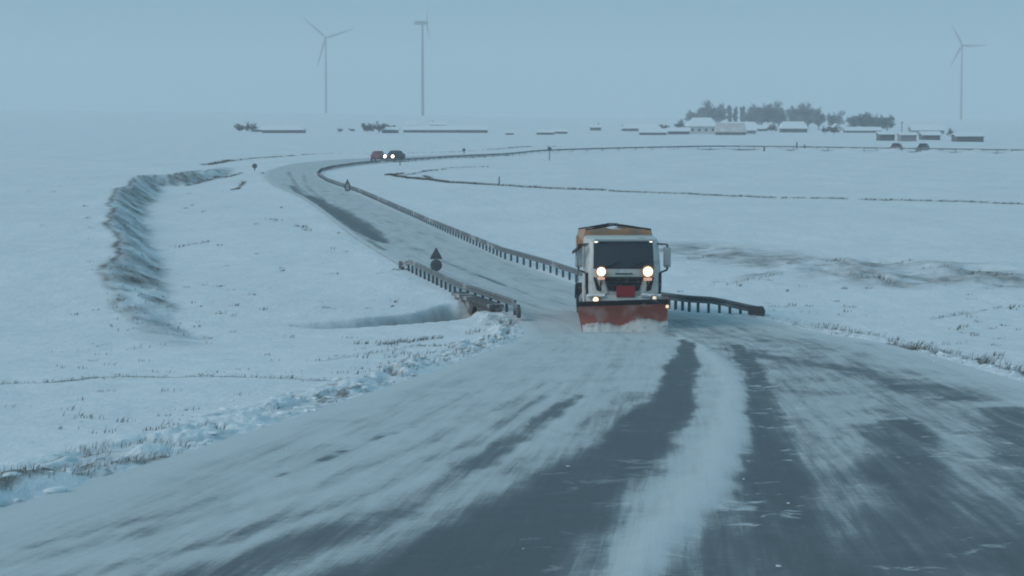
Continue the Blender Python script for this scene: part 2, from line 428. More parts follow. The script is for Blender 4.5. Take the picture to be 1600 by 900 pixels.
M = {}
M['snow'] = plain('drift_snow', SNOW, 0.85, var=0.06, scale=3, bump=0.3)
M['dirty_snow'] = plain('ploughed_snow', (0.56, 0.57, 0.56), 0.85, 0, 0.2, 7, (0.30, 0.27, 0.25), 0.12, 0.8)
M['grass'] = plain('dry_grass', (0.12, 0.105, 0.085), 0.9, var=0.5, scale=2)
M['steel'] = plain('weathered_zinc', (0.19, 0.20, 0.21), 0.6, 0.2, 0.3, 1.3, (0.60, 0.62, 0.63), 0.22)
M['post'] = plain('dark_zinc', (0.10, 0.105, 0.11), 0.7, 0.1, 0.3, 3.0)
M['concrete'] = plain('stained_concrete', (0.105, 0.105, 0.105), 0.9, 0, 0.35, 2.5, (0.6, 0.62, 0.63), 0.15, 0.4)
M['sign_back'] = plain('grey_sign_back', (0.10, 0.108, 0.118), 0.55, 0.2, 0.2, 8)
M['sign_front'] = plain('frosted_sign_face', (0.36, 0.36, 0.36), 0.5, 0, 0.2, 8)
M['cab_white'] = plain('cab_paint', (0.62, 0.60, 0.56), 0.38, 0, 0.08, 4, (0.36, 0.35, 0.33), 0.22)
M['glass'] = plain('dark_glass', (0.055, 0.060, 0.068), 0.16, 0, 0.2, 2)
M['black'] = plain('black_plastic', (0.028, 0.028, 0.03), 0.6, 0, 0.3, 8, (0.25, 0.26, 0.27), 0.12)
M['grille'] = plain('dark_grille', (0.05, 0.05, 0.055), 0.6, 0, 0.3, 9, (0.2, 0.2, 0.2), 0.2)
M['red_plate'] = plain('red_panel', (0.36, 0.045, 0.05), 0.55, 0, 0.12, 7)
M['plow_red'] = plain('worn_red_plough', (0.38, 0.118, 0.09), 0.55, 0, 0.22, 3, (0.50, 0.32, 0.28), 0.34)
M['hopper'] = plain('orange_brown_hopper', (0.52, 0.28, 0.15), 0.6, 0, 0.15, 2.5, (0.30, 0.24, 0.19), 0.35)
M['chassis'] = plain('chassis_steel', (0.045, 0.045, 0.048), 0.7, 0.2, 0.3, 5, (0.4, 0.4, 0.4), 0.15)
M['tyre'] = plain('tyre_rubber', (0.025, 0.025, 0.026), 0.85, 0, 0.3, 10, (0.5, 0.5, 0.5), 0.15)
M['rim'] = plain('wheel_rim', (0.3, 0.3, 0.31), 0.5, 0.4, 0.2, 8)
M['mirror_shell'] = plain('mirror_shell', (0.42, 0.43, 0.43), 0.6, 0, 0.12, 6)
M['amber'] = plain('amber_housing', (0.62, 0.24, 0.06), 0.5, 0, 0.15, 8)
M['lamp_main'] = lamp_mat('lit_work_lamp', (1.0, 0.90, 0.72), (1.0, 0.52, 0.22), 5.5, 1.25, 0.17)
M['lamp_fog'] = lamp_mat('lit_fog_lamp', (1.0, 0.78, 0.42), (1.0, 0.50, 0.15), 2.2, 0.7, 0.11)
M['lamp_dim'] = lamp_mat('faint_side_lamp', (1.0, 0.8, 0.5), (0.9, 0.6, 0.3), 0.7, 0.3, 0.09)
M['lamp_roof'] = lamp_mat('lit_roof_marker', (1.0, 0.92, 0.78), (1.0, 0.8, 0.6), 2.2, 0.9, 0.07)
M['amber_lit'] = lamp_mat('lit_amber_indicator', (1.0, 0.36, 0.10), (0.9, 0.30, 0.09), 0.50, 0.36, 0.4)
M['lamp_car'] = lamp_mat('lit_car_headlight', (1.0, 0.95, 0.85), (1.0, 0.75, 0.5), 9.0, 3.0, 0.28)
M['red_car'] = plain('dull_red_paint', (0.23, 0.075, 0.085), 0.4, 0, 0.1, 3, (0.5, 0.5, 0.5), 0.15)
M['dark_car'] = plain('dark_car_paint', (0.045, 0.043, 0.045), 0.4, 0, 0.1, 3)
M['tail'] = plain('tail_lamp_red', (0.35, 0.03, 0.03), 0.3)
M['tower'] = plain('turbine_paint', (0.07, 0.075, 0.085), 0.5, 0, 0.05, 0.3)
M['bark'] = plain('frosted_bark', (0.13, 0.12, 0.115), 0.95, 0, 0.35, 3, (0.5, 0.52, 0.53), 0.2)
M['twig'] = plain('frosted_twigs', (0.33, 0.345, 0.36), 0.95, 0, 0.45, 1.2)
M['bush_twig'] = plain('dark_twigs', (0.13, 0.13, 0.13), 0.95, 0, 0.4, 1.5)
M['wall_dark'] = plain('dark_board_wall', (0.12, 0.122, 0.125), 0.9, 0, 0.25, 1.2)
M['wall_brown'] = plain('brown_render', (0.20, 0.165, 0.14), 0.9, 0, 0.2, 1.0, (0.4, 0.4, 0.4), 0.1)
M['wall_grey'] = plain('grey_render', (0.25, 0.25, 0.25), 0.9, 0, 0.18, 1.0)
M['wall_white'] = plain('pale_render', (0.58, 0.58, 0.57), 0.9, 0, 0.1, 1.0)
M['roof_pink'] = plain('tiled_roof_under_thin_snow', (0.56, 0.50, 0.48), 0.9, 0, 0.1, 0.8, (0.75, 0.76, 0.77), 0.25)
M['eave'] = plain('eave_board', (0.10, 0.10, 0.10), 0.9)
M['ground'] = snow_ground_mat()
M['road'] = road_mat()

# ------------------------------------------------------------------ mesh helpers
class MB:
    def __init__(s): s.v, s.f = [], []
    def add(s, vs, fs):
        o = len(s.v); s.v += [tuple(p) for p in vs]; s.f += [tuple(i + o for i in f) for f in fs]; return s
    def box(s, c, d, rz=0.0, rx=0.0):
        hx, hy, hz = d[0] / 2, d[1] / 2, d[2] / 2
        mt = Matrix.Rotation(rz, 3, 'Z') @ Matrix.Rotation(rx, 3, 'X')
        vs = [Vector(c) + mt @ Vector((x, y, z)) for z in (-hz, hz) for x, y in ((-hx, -hy), (hx, -hy), (hx, hy), (-hx, hy))]
        return s.add(vs, [(3, 2, 1, 0), (4, 5, 6, 7), (0, 1, 5, 4), (1, 2, 6, 5), (2, 3, 7, 6), (3, 0, 4, 7)])
    def loft(s, rings, caps=True, closed=True):
        n = len(rings[0]); o = len(s.v)
        for r in rings: s.v += [tuple(p) for p in r]
        for i in range(len(rings) - 1):
            for j in range(n if closed else n - 1):
                a, b = o + i * n + j, o + i * n + (j + 1) % n
                s.f.append((a, b, b + n, a + n))
        if caps and closed:
            s.f.append(tuple(o + j for j in reversed(range(n))))
            s.f.append(tuple(o + (len(rings) - 1) * n + j for j in range(n)))
        return s
    def tube(s, p0, p1, r0, r1=None, n=8):
        r1 = r0 if r1 is None else r1
        p0, p1 = Vector(p0), Vector(p1)
        q = (p1 - p0).to_track_quat('Z', 'Y')
        ring = lambda p, r: [p + q @ Vector((r * math.cos(2 * math.pi * k / n), r * math.sin(2 * math.pi * k / n), 0)) for k in range(n)]
        return s.loft([ring(p0, r0), ring(p1, r1)])
    def path(s, pts, rad, n=6):
        for a, b, i in zip(pts[:-1], pts[1:], range(99)): s.tube(a, b, rad, rad, n)
        return s
    def prism(s, poly, y0, y1):
        """polygon in x,z pushed along y"""
        return s.loft([[(x, y0, z) for x, z in poly], [(x, y1, z) for x, z in poly]])
    def lathe(s, prof, axis='z', c=(0, 0, 0), n=20):
        rings = []
        for r, h in prof:
            ring = []
            for k in range(n):
                a = 2 * math.pi * k / n
                p = (r * math.cos(a), r * math.sin(a), h)
                if axis == 'y': p = (p[0], p[2], p[1])
                if axis == 'x': p = (p[2], p[0], p[1])
                ring.append((p[0] + c[0], p[1] + c[1], p[2] + c[2]))
            rings.append(ring)
        return s.loft(rings)
    def build(s, name, mat, parent=None, loc=(0, 0, 0), smooth=None, recalc=True):
        me = bpy.data.meshes.new(name)
        me.from_pydata(s.v, [], s.f)
        if recalc:
            import bmesh
            bm = bmesh.new(); bm.from_mesh(me); bmesh.ops.recalc_face_normals(bm, faces=bm.faces); bm.to_mesh(me); bm.free()
        me.materials.append(mat)
        if smooth is not None:
            me.polygons.foreach_set('use_smooth', [True] * len(me.polygons))
            me.set_sharp_from_angle(angle=R(smooth))
        o = bpy.data.objects.new(name, me); COL.objects.link(o)
        o.parent = parent; o.location = loc
        return o

def tag(o, label=None, cat=None, group=None, kind=None):
    for k, v in (('label', label), ('category', cat), ('group', group), ('kind', kind)):
        if v: o[k] = v
    return o
def thing(name, loc, rz=0.0, label=None, cat=None, group=None):
    o = bpy.data.objects.new(name, None); COL.objects.link(o)
    o.location = loc; o.rotation_euler = (0, 0, rz); o.empty_display_size = 0.3
    return tag(o, label, cat, group)
def children(o): return [c for c in bpy.data.objects if c.parent == o]
def copy_thing(root, loc, rz, label=None, group=None, scale=None):
    r = root.copy(); COL.objects.link(r); r.location = loc; r.rotation_euler = (0, 0, rz)
    if scale: r.scale = scale
    if label: r['label'] = label
    if group: r['group'] = group
    for ch in children(root):
        c = ch.copy(); COL.objects.link(c); c.parent = r
        for g in children(ch):
            d = g.copy(); COL.objects.link(d); d.parent = c
    return r

def gz(x, y):
    return float(land(np.array([float(x)]), np.array([float(y)]))[0][0])

def grid_mesh(name, X, Y, Z, mat, attrs, wrap=False):
    nr, nc = X.shape
    co = np.stack([X, Y, Z], -1).reshape(-1, 3).astype(np.float32)
    i, j = np.meshgrid(np.arange(nr - 1), np.arange(nc if wrap else nc - 1), indexing='ij')
    a = i * nc + j; b = i * nc + (j + 1) % nc
    q = np.stack([a, a + nc, b + nc, b], -1).reshape(-1, 4).astype(np.int32)
    me = bpy.data.meshes.new(name)
    me.vertices.add(len(co)); me.vertices.foreach_set('co', co.ravel())
    me.loops.add(q.size); me.loops.foreach_set('vertex_index', q.ravel())
    me.polygons.add(len(q)); me.polygons.foreach_set('loop_start', np.arange(0, q.size, 4, dtype=np.int32))
    me.polygons.foreach_set('loop_total', np.full(len(q), 4, np.int32))
    me.polygons.foreach_set('use_smooth', np.ones(len(q), bool))
    me.update(calc_edges=True)
    for k, v in attrs.items():
        at = me.attributes.new(k, 'FLOAT', 'POINT'); at.data.foreach_set('value', v.ravel().astype(np.float32))
    me.materials.append(mat)
    me.validate()
    o = bpy.data.objects.new(name, me); COL.objects.link(o)
    return o

# ------------------------------------------------------------------ the ground sheet, one polar grid to the horizon
rr = [2.0]
while rr[-1] < 6000:
    d = rr[-1]
    rr.append(d + max(0.05, min(0.014 * d, 1.9 * d * d / 24500.0)) if d > 9 else d + 0.4)
rr = np.array(rr)
fine = np.arange(-R(15.5), R(15.5), 2.5 / FPX)
coarse = np.concatenate([np.linspace(R(15.5), R(40), 60, endpoint=False), np.linspace(R(40), R(320), 90, endpoint=False), np.linspace(R(320), R(344.5), 60, endpoint=False)])
aa = np.concatenate([fine, coarse])
RR, AA = np.meshgrid(rr, aa, indexing='ij')
GX, GY = RR * np.sin(AA), RR * np.cos(AA)
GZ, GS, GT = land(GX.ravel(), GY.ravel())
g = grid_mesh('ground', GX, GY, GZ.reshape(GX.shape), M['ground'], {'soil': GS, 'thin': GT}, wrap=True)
tag(g, 'open snow-covered plain with drifts and bare soil showing through', kind='structure')

# ------------------------------------------------------------------ the road
def resample():
    cum = np.concatenate([[0], np.cumsum(np.hypot(*np.diff(ECx, axis=0).T))])
    s = [0.0]
    while s[-1] < cum[-1]:
        y = np.interp(s[-1], cum, ECx[:, 1])
        s.append(s[-1] + (0.3 if y < 9 else max(0.07, min(2.0, 2.0 * max(y, 12) ** 2 / 24500.0))))
    s = np.array(s[:-1])
    f = lambda P: np.stack([np.interp(s, cum, P[:, 0]), np.interp(s, cum, P[:, 1])], -1)
    return s, f(EL), f(ER)
RS, RLp, RRp = resample()
NL = 130
tt = np.linspace(-0.015, 1.015, NL)
RX = RLp[:, :1] * (1 - tt) + RRp[:, :1] * tt
RY = RLp[:, 1:] * (1 - tt) + RRp[:, 1:] * tt
wid = np.hypot(*(RLp - RRp).T)
ACR = (tt[None, :] - 0.5) * wid[:, None]
ALO = np.repeat(RS[:, None], NL, 1)
edge = np.minimum(tt, 1 - tt)[None, :] * wid[:, None]

WX = 0.34 * (fbm(RX / 0.8, RY / 6.0, 81, 4) - 0.5) + 0.14 * (fbm(RX / 0.22, RY / 0.8, 83, 3) - 0.5)
def track(pts, hw, amt, soft=0.7):
    P = line(pts)
    hwv = np.interp(np.linspace(0, 1, len(P)), np.linspace(0, 1, len(hw)), hw)
    lo, hi = P.min(0) - 4, P.max(0) + 4
    m = (RX > lo[0]) & (RX < hi[0]) & (RY > lo[1]) & (RY < hi[1])
    out = np.zeros(RX.shape)
    if m.any():
        d, _, w = dist_poly(RX[m] + WX[m], RY[m], P, hwv)
        out[m] = amt * (1 - sstep(w * (1 - soft), w * (1 + soft), d))
    return out
bare = np.where(RY < 76, 0.29, 0.34)
# right-hand side of the near stretch: thin blown film over asphalt, thinner towards the viewer
midl = line([(1040, 528), (1105, 560), (1150, 600), (1165, 650), (1140, 720), (1070, 800), (985, 900), (950, 960)])
dM, sM, _ = dist_poly(RX, RY, midl[::-1])
rightside = sstep(-0.15, 0.45, -sM * dM) * (RY < 76)
film = 0.50 + 0.34 * (1 - sstep(13, 24, RY)) + 0.10 * sstep(55, 35, RY) * 0
bare = np.maximum(bare, rightside * film * sstep(0.3, 1.7, edge))
bare = np.where((RY < 70), np.maximum(bare, 0.0), bare)
for tr in [
    ([(1072, 532), (1070, 570), (1055, 612), (1012, 668), (932, 738), (830, 818), (700, 905), (600, 960)], [0.26, 0.30, 0.36, 0.46, 0.58, 0.72, 0.85, 0.9], 1.05, 0.6),
    ([(1150, 540), (1182, 580), (1196, 630), (1208, 690), (1215, 770), (1230, 900)], [0.22, 0.25, 0.30, 0.38, 0.45, 0.5], 0.95, 0.7),
    ([(1400, 660), (1420, 780), (1440, 900)], [0.5, 0.6, 0.7], 0.86, 0.9), ([(1560, 640), (1650, 780)], [0.5, 0.6], 0.8, 0.9),
    ([(1120, 545), (1190, 556), (1330, 580), (1500, 625)], [0.3, 0.6, 0.8, 0.9], 0.74, 0.9),
    ([(905, 620), (800, 690), (680, 765), (520, 840), (340, 905), (250, 940)], [0.16, 0.20, 0.28, 0.34, 0.40, 0.42], 0.72, 0.8),
    ([(990, 615), (910, 680), (800, 755), (640, 850), (500, 930)], [0.3, 0.4, 0.5, 0.6], 0.50, 0.8),
    ([(425, 748), (520, 712), (640, 670)], [0.035, 0.03, 0.02], 0.8, 0.8), ([(300, 790), (420, 750), (700, 640), (850, 560)], [0.14, 0.12, 0.1], 0.32, 0.9),
    ([(60, 860), (300, 800), (560, 700), (780, 600)], [0.16, 0.16, 0.12, 0.1], 0.46, 0.9), ([(-40, 900), (200, 845), (480, 765), (700, 680), (850, 600)], [0.2, 0.2, 0.16, 0.14, 0.12], 0.48, 0.9),
    ([(120, 905), (340, 850), (560, 775), (760, 680), (880, 600)], [0.2, 0.2, 0.18, 0.15, 0.12], 0.52, 0.9),
    ([(480, 306), (520, 330), (560, 354), (600, 380)], [0.6, 1.2, 1.2, 0.3], 0.95, 0.95),
    ([(455, 290), (490, 330), (560, 372), (600, 392)], [0.4, 0.5, 0.5, 0.2], 0.75, 0.7),
    ([(590, 362), (690, 408), (800, 452), (880, 478)], [0.4, 0.35, 0.3, 0.3], 0.46, 0.8), ([(745, 430), (790, 448)], [0.16, 0.16], 0.75, 0.8),
    ([(450, 268), (462, 290), (500, 322)], [0.35, 0.4, 0.5], 0.55, 0.8), ([(474, 272), (480, 292), (510, 318)], [0.3, 0.35, 0.5], 0.5, 0.8),
    ([(470, 266), (520, 254), (585, 247)], [0.4, 0.4, 0.4], 0.35, 0.9),
    ([(980, 530), (970, 560), (930, 600)], [0.3, 0.4, 0.3], 0.38, 0.9),
]:
    bare = np.maximum(bare, track(*tr))
# the thick ridge of snow left between the wheel tracks
crest = track([(1060, 524), (1118, 556), (1152, 606), (1146, 690), (1085, 790), (990, 905), (940, 960)], [0.08, 0.15, 0.18, 0.21, 0.19, 0.12, 0.10], 0.8, 0.75)
bare = bare * (1 - 0.92 * crest)
bare = bare * sstep(-0.05, 0.5, edge)
wisp = (RY < 75) * np.clip(0.35 + rightside, 0, 1) + (RY >= 75) * 0.3
RZ = base_h(RX, RY) + 0.03 + 0.03 * crest + 0.02 * (fbm(RX / 0.8, RY / 1.2, 71, 3) - 0.5) - 0.02 * np.clip(bare, 0, 1)
rd = grid_mesh('road', RX, RY, RZ, M['road'], {'bare': bare, 'along': ALO, 'across': ACR, 'wisp': wisp})
tag(rd, 'winding two-lane road with blown snow over dark asphalt', kind='structure')

# ------------------------------------------------------------------ guard rails
def walk(P, step):
    P = np.asarray(P, float); c = np.concatenate([[0], np.cumsum(np.hypot(*np.diff(P, axis=0).T))])
    s = np.arange(0, c[-1], step)
    return np.stack([np.interp(s, c, P[:, 0]), np.interp(s, c, P[:, 1])], -1), c[-1]
def tangent(P, i):
    a, b = P[max(0, i - 1)], P[min(len(P) - 1, i + 1)]
    t = b - a; return t / (np.hypot(*t) + 1e-9)
def rail_beam(P, zs, side, dips=None):
    """W-profile sheet with its real thickness swept along the line"""
    prof = [(0.0, 0.0), (0.035, 0.04), (0.035, 0.11), (-0.01, 0.155), (0.035, 0.20), (0.035, 0.27), (0.0, 0.31)]
    prof = [(x, 0.06 + z * 0.80) for x, z in prof]
    prof = prof + [(x - 0.018, z) for x, z in reversed(prof)]
    mb = MB(); rings = []
    for i, p in enumerate(P):
        t = tangent(P, i); nrm = np.array([-t[1], t[0]]) * side
        rings.append([(p[0] + nrm[0] * x, p[1] + nrm[1] * x, zs[i] + z) for x, z in prof])
    return mb.loft(rings)
post_mb = MB().box((0, 0, -0.15), (0.065, 0.09, 1.30))
def guard_rail(path, step, side, label, post_step, group='guard rails along the road', top=0.60, tip_drop=(0, 0), bury=0.0, ends=(), lift=0.0):
    P, L = walk(path, step)
    z0 = np.array([base_h(p[0], p[1]) for p in P]).astype(float) + top - 0.31
    s = np.arange(len(P)) * step
    z0 -= bury * sstep(105, 150, P[:, 1])
    lf = lambda y: lift * sstep(372, 392, y)
    z0 += lf(P[:, 1])
    if tip_drop[0]: z0 -= tip_drop[0] * (1 - sstep(0, 2.2, s))
    if tip_drop[1]: z0 -= tip_drop[1] * (1 - sstep(0, 2.2, s[-1] - s))
    o = P[0]; oz = float(base_h(o[0], o[1]))
    root = thing('guard_rail', (o[0], o[1], oz), 0, label, 'guard rail', group)
    Pl = P - o
    rail_beam(Pl, z0 - oz, side).build('rail_beam', M['steel'], root, smooth=40)
    me = None
    Q, _ = walk(path, post_step if not isinstance(post_step, tuple) else post_step[0])
    if isinstance(post_step, tuple):
        k = int(5.2 / post_step[0]) + 1; Q2, _ = walk(path, post_step[1])
        Q = np.vstack([Q[:k], Q2[int(5.2 / post_step[1]) + 1:]])
    cq = np.concatenate([[0], np.cumsum(np.hypot(*np.diff(Q, axis=0).T))])
    for i, q in enumerate(Q):
        t = tangent(Q, i); nrm = np.array([-t[1], t[0]]) * side
        sq = cq[i]
        dz = bury * float(sstep(105, 150, q[1])) - float(lf(q[1]))
        if tip_drop[0]: dz += tip_drop[0] * (1 - float(sstep(0, 2.2, sq)))
        if tip_drop[1]: dz += tip_drop[1] * (1 - float(sstep(0, 2.2, L - sq)))
        if me is None:
            ob = post_mb.build('post', M['post'], root); me = ob.data
        else:
            ob = bpy.data.objects.new('post', me); COL.objects.link(ob); ob.parent = root
        ob.location = (q[0] - o[0] - nrm[0] * 0.09, q[1] - o[1] - nrm[1] * 0.09, float(base_h(q[0], q[1])) - oz + top - 0.55 - dz)
        ob.rotation_euler = (0, 0, math.atan2(t[1], t[0]))
    for e in ends:
        p = P[e] - o; t = tangent(P, e % len(P) if e >= 0 else len(P) - 1); q = math.atan2(t[1], t[0])
        MB().prism([(-0.36, 0.02), (-0.42, 0.20), (-0.30, 0.36), (0.34, 0.32), (0.38, 0.04), (0.0, 0.0)], -0.05, 0.05).build('end_terminal', M['post'], root, (p[0], p[1], z0[e] - oz - 0.04)).rotation_euler = (0, 0, q if e == 0 else q + math.pi)
    return root
rp = np.array([(8.45, 77.2), (8.1, 77.7), (7.3, 78.3), (6.3, 78.9), (5.5, 80.2), (4.6, 83), (3.6, 87.5), (2.85, 91.7), (1.5, 99), (-0.5, 108), (-3.2, 127), (-6.9, 153), (-13.2, 196), (-19.2, 232), (-22.2, 255), (-23.2, 272),
               (-23.0, 286), (-21.6, 303), (-19.0, 320)])
guard_rail(rp, 0.5, 1, 'long grey guard rail curving from behind the truck to the far bend', (0.42, 1.35), tip_drop=(0.22, 0), bury=0.16, ends=(0,))
far = np.array([(-19.0, 320.6), (-13.5, 338), (-7.8, 357), (8.0, 396.5), (22, 421), (38.5, 440.5), (52, 436), (65.5, 420.5), (90, 393.5), (140, 340)])
guard_rail(catmull(far, 6), 2.0, 1, 'far dark guard rail running right across the plain below the village', 3.0, top=0.46, lift=0.34)
lp = np.array([(-5.0, 101.0), (-4.7, 99.8), (-3.5, 93.5), (-2.2, 86.2), (-0.75, 80.6), (0.0, 77.6), (0.25, 75.2)])
guard_rail(lp, 0.4, -1, 'short grey guard rail on the left above the snowy stream ditch', 1.2, tip_drop=(0.25, 0.12), ends=(0, -1))

# culvert headwall below the left rail: concrete, opening to the ditch
def headwall():
    a, b = np.array([-2.0, 84.8]), np.array([-0.55, 79.2])
    t = (b - a); L = np.hypot(*t); ang = math.atan2(t[1], t[0])
    root = thing('culvert_headwall', (a[0], a[1], 0.0), ang, 'stained concrete culvert headwall below the left guard rail', 'wall')
    c = L * 0.58
    w = MB()
    hole = [(c + 0.62 * math.cos(x), -0.60 + 0.62 * math.sin(x)) for x in np.linspace(0, math.pi, 9)]
    w.prism([(0, -1.8), (0, 0.12), (c - 0.62, 0.12), (c - 0.62, -1.8)], -0.2, 0.2)
    w.prism([(c + 0.62, -1.8), (c + 0.62, 0.12), (L, 0.12), (L, -1.8)], -0.2, 0.2)
    w.prism([(c + 0.62, 0.115)] + hole + [(c - 0.62, 0.115)], -0.198, 0.198)
    w.build('wall', M['concrete'], root)
    MB().prism([(-0.1, 0.12), (L + 0.1, 0.12), (L + 0.1, 0.26), (-0.1, 0.26)], -0.28, 0.24).build('coping', M['concrete'], root)
    p = MB()
    n = 14
    ring = lambda r, y: [(c + r * math.cos(2 * math.pi * k / n), y, -0.62 + r * math.sin(2 * math.pi * k / n)) for k in range(n)]
    p.loft([ring(0.60, -0.15), ring(0.60, 2.2)], caps=False); p.add(ring(0.60, 2.2), [tuple(range(n))])
    p.build('pipe', M['chassis'], root)
headwall()

# ------------------------------------------------------------------ the snow plough truck
def truck():
    tx, ty = 3.62, 72.4
    T = thing('snowplow_truck', (tx, ty, float(base_h(tx, ty)) - 0.04), R(1.5),
              'white snowplough truck with orange hopper and red blade, headlights on', 'truck')
    def cabring(z):
        f = np.interp(z, [0.72, 1.25, 1.95, 2.86, 2.95, 2.99], [0.02, -0.04, 0.0, 0.24, 0.34, 0.55])
        w = np.interp(z, [0.72, 1.25, 1.95, 2.86, 2.95, 2.99], [1.17, 1.23, 1.235, 1.18, 1.15, 1.06])
        pts = [(-w, 2.15), (-w, f + 0.42), (-w + 0.03, f + 0.24), (-w + 0.11, f + 0.10), (-w + 0.26, f + 0.02), (-0.4, f - 0.03), (0.4, f - 0.03)]
        pts += [(-x, y) for x, y in reversed(pts[:5])]
        return f, w, [(x, y, z) for x, y in pts]
    zs = [0.72, 0.9, 1.25, 1.6, 1.95, 2.4, 2.86, 2.91, 2.95, 2.99]
    MB().loft([cabring(z)[2] for z in zs]).build('cab', M['cab_white'], T, smooth=35)
    def front(x, z, off=0.0):
        f, w, _ = cabring(z)
        ax = abs(x)
        y = np.interp(ax, [0, 0.4, w - 0.26, w - 0.11, w - 0.03, w], [f - 0.03, f - 0.03, f + 0.02, f + 0.10, f + 0.24, f + 0.42])
        return (x, float(y) - off, z)
    def front_panel(fx, z0, z1, off, nx=9, nz=5, th=0.03):
        """a skin following the cab front between x=-fx(z)..fx(z)"""
        A, B = [], []
        for k in range(nz):
            z = z0 + (z1 - z0) * k / (nz - 1); h = fx(z)
            A.append([front(-h + 2 * h * i / (nx - 1), z, off) for i in range(nx)])
            B.append([front(-h + 2 * h * i / (nx - 1), z, off - th) for i in range(nx)])
        mb = MB(); mb.loft(A, closed=False)
        loop = lambda G: G[0] + [r[-1] for r in G[1:-1]] + G[-1][::-1] + [r[0] for r in G[1:-1]][::-1]
        mb.loft([loop(A), loop(B)], caps=False)
        return mb
    ws = front_panel(lambda z: 0.985 - 0.03 * (z - 2.0), 2.06, 2.86, 0.022, nx=15).build('windscreen', M['glass'], T, smooth=40)
    for x in (-0.55, 0.25):
        w = MB().tube(front(x, 2.07, 0.05), front(x + 0.42, 2.25, 0.045), 0.014, 0.01, 6).build('wiper', M['black'], ws)
    for a, b in (((-0.99, 2.04), (0.99, 2.04)), ((-0.985, 2.885), (0.985, 2.885))):
        MB().path([front(a[0] + (b[0] - a[0]) * k / 10, a[1], 0.02) for k in range(11)], 0.018).build('windscreen_seal', M['black'], T)
    MB().box((0, 0.17, 2.935), (1.9, 0.10, 0.05), rx=R(20)).build('sun_visor', M['mirror_shell'], T)
    # doors with side windows
    for s in (-1, 1):
        d = MB()
        d.loft([[(s * (1.226), 0.62, 0.85), (s * 1.226, 1.78, 0.85), (s * 1.226, 1.78, 1.95), (s * 1.226, 0.62, 1.95)],
                [(s * (1.246), 0.62, 0.85), (s * 1.246, 1.78, 0.85), (s * 1.246, 1.78, 1.95), (s * 1.246, 0.62, 1.95)]])
        dr = d.build('door', M['cab_white'], T)
        g_ = MB()
        g_.loft([[(s * 1.215, 0.66, 1.97), (s * 1.215, 1.72, 1.97), (s * 1.175, 1.72, 2.76), (s * 1.175, 0.80, 2.76)],
                 [(s * 1.243, 0.66, 1.97), (s * 1.243, 1.72, 1.97), (s * 1.201, 1.72, 2.76), (s * 1.201, 0.80, 2.76)]])
        g_.build('side_window', M['glass'], T)
        MB().box((s * 1.26, 1.62, 1.72), (0.03, 0.18, 0.04)).build('handle', M['black'], dr)
        # dark corner air deflector and wing
        MB().path([(s * 1.15, 0.10, 0.95), (s * 1.19, 0.14, 1.4), (s * 1.19, 0.16, 1.88)], 0.055, 6).build('air_deflector', M['black'], T)
    # grille: dark trapezoid with slats, white V bars each side
    gr = front_panel(lambda z: 0.50 + 0.32 * (z - 1.32), 1.30, 1.76, 0.018, nx=7).build('grille', M['grille'], T)
    for z in (1.42, 1.55, 1.67):
        h = 0.48 + 0.3 * (z - 1.32)
        MB().path([front(-h + 2 * h * i / 4, z, 0.035) for i in range(5)], 0.018, 6).build('slat', M['black'], gr)
    for s in (-1, 1):
        bar = MB()
        bar.loft([[front(s * 0.52, 1.22, 0.06), front(s * 0.66, 1.22, 0.05), front(s * 0.66, 1.22, 0.0), front(s * 0.52, 1.22, 0.0)],
                  [front(s * 0.70, 1.80, 0.06), front(s * 0.86, 1.80, 0.05), front(s * 0.86, 1.80, 0.0), front(s * 0.70, 1.80, 0.0)]])
        bar.build('grille_bar', M['cab_white'], T)
        inl = MB()
        inl.loft([[front(s * 0.74, 1.28, 0.03), front(s * 0.88, 1.32, 0.03), front(s * 0.88, 1.32, 0.0), front(s * 0.74, 1.28, 0.0)],
                  [front(s * 0.90, 1.74, 0.03), front(s * 0.99, 1.74, 0.03), front(s * 0.99, 1.74, 0.0), front(s * 0.90, 1.74, 0.0)]])
        inl.build('dark_inset', M['black'], T)
    MB().path([front(-0.28, 1.86, 0.025), front(0.28, 1.86, 0.025)], 0.02, 6).build('badge_strip', M['black'], T)
    MB().box((0.05, -0.19, 1.29), (0.60, 0.05, 0.35)).build('front_plate', M['red_plate'], T)
    # bumper with rounded ends and snow packed on it
    bw = MB()
    prof = lambda x: [(x, -0.14 + 0.10 * abs(x / 1.2) ** 4, 0.78), (x, -0.20 + 0.14 * abs(x / 1.2) ** 4, 0.92), (x, -0.20 + 0.14 * abs(x / 1.2) ** 4, 1.06), (x, -0.12 + 0.12 * abs(x / 1.2) ** 4, 1.16), (x, 0.2, 1.16), (x, 0.2, 0.78)]
    bw.loft([prof(x) for x in np.linspace(-1.21, 1.21, 13)])
    bw.build('bumper', M['cab_white'], T, smooth=40)
    rng = random.Random(5)
    for x0, x1, up in ((0.55, 1.20, 0.05), (-1.20, -0.62, 0.03)):
        MB().loft([[(x, -0.20, 1.10), (x, -0.24, 1.14 + rng.uniform(0, up)), (x, -0.10, 1.18 + rng.uniform(0, 0.05)), (x, 0.0, 1.17)] for x in np.linspace(x0, x1, 8)]).build('packed_snow', M['snow'], T, smooth=60)
    # work lamps on brackets in front of the windscreen, fog lamps in the bumper, roof markers
    def lamp(name, mat, c, r, depth, housing, ring=1.18, bracket=None):
        hb = MB().lathe([(r * 0.55, depth), (r * ring, depth * 0.5), (r * ring, 0.0), (r * 0.98, -0.012), (r * 0.9, 0.0), (r * 0.9, 0.02)], 'y', (0, 0, 0), 20)
        ho = hb.build(name, housing, T, c, smooth=40)
        MB().lathe([(0.001, -r * 0.30), (r * 0.5, -r * 0.24), (r * 0.86, -r * 0.08), (r * 0.93, 0.01)], 'y', (0, 0, 0), 20).build('lens', mat, ho, smooth=60)
        return ho
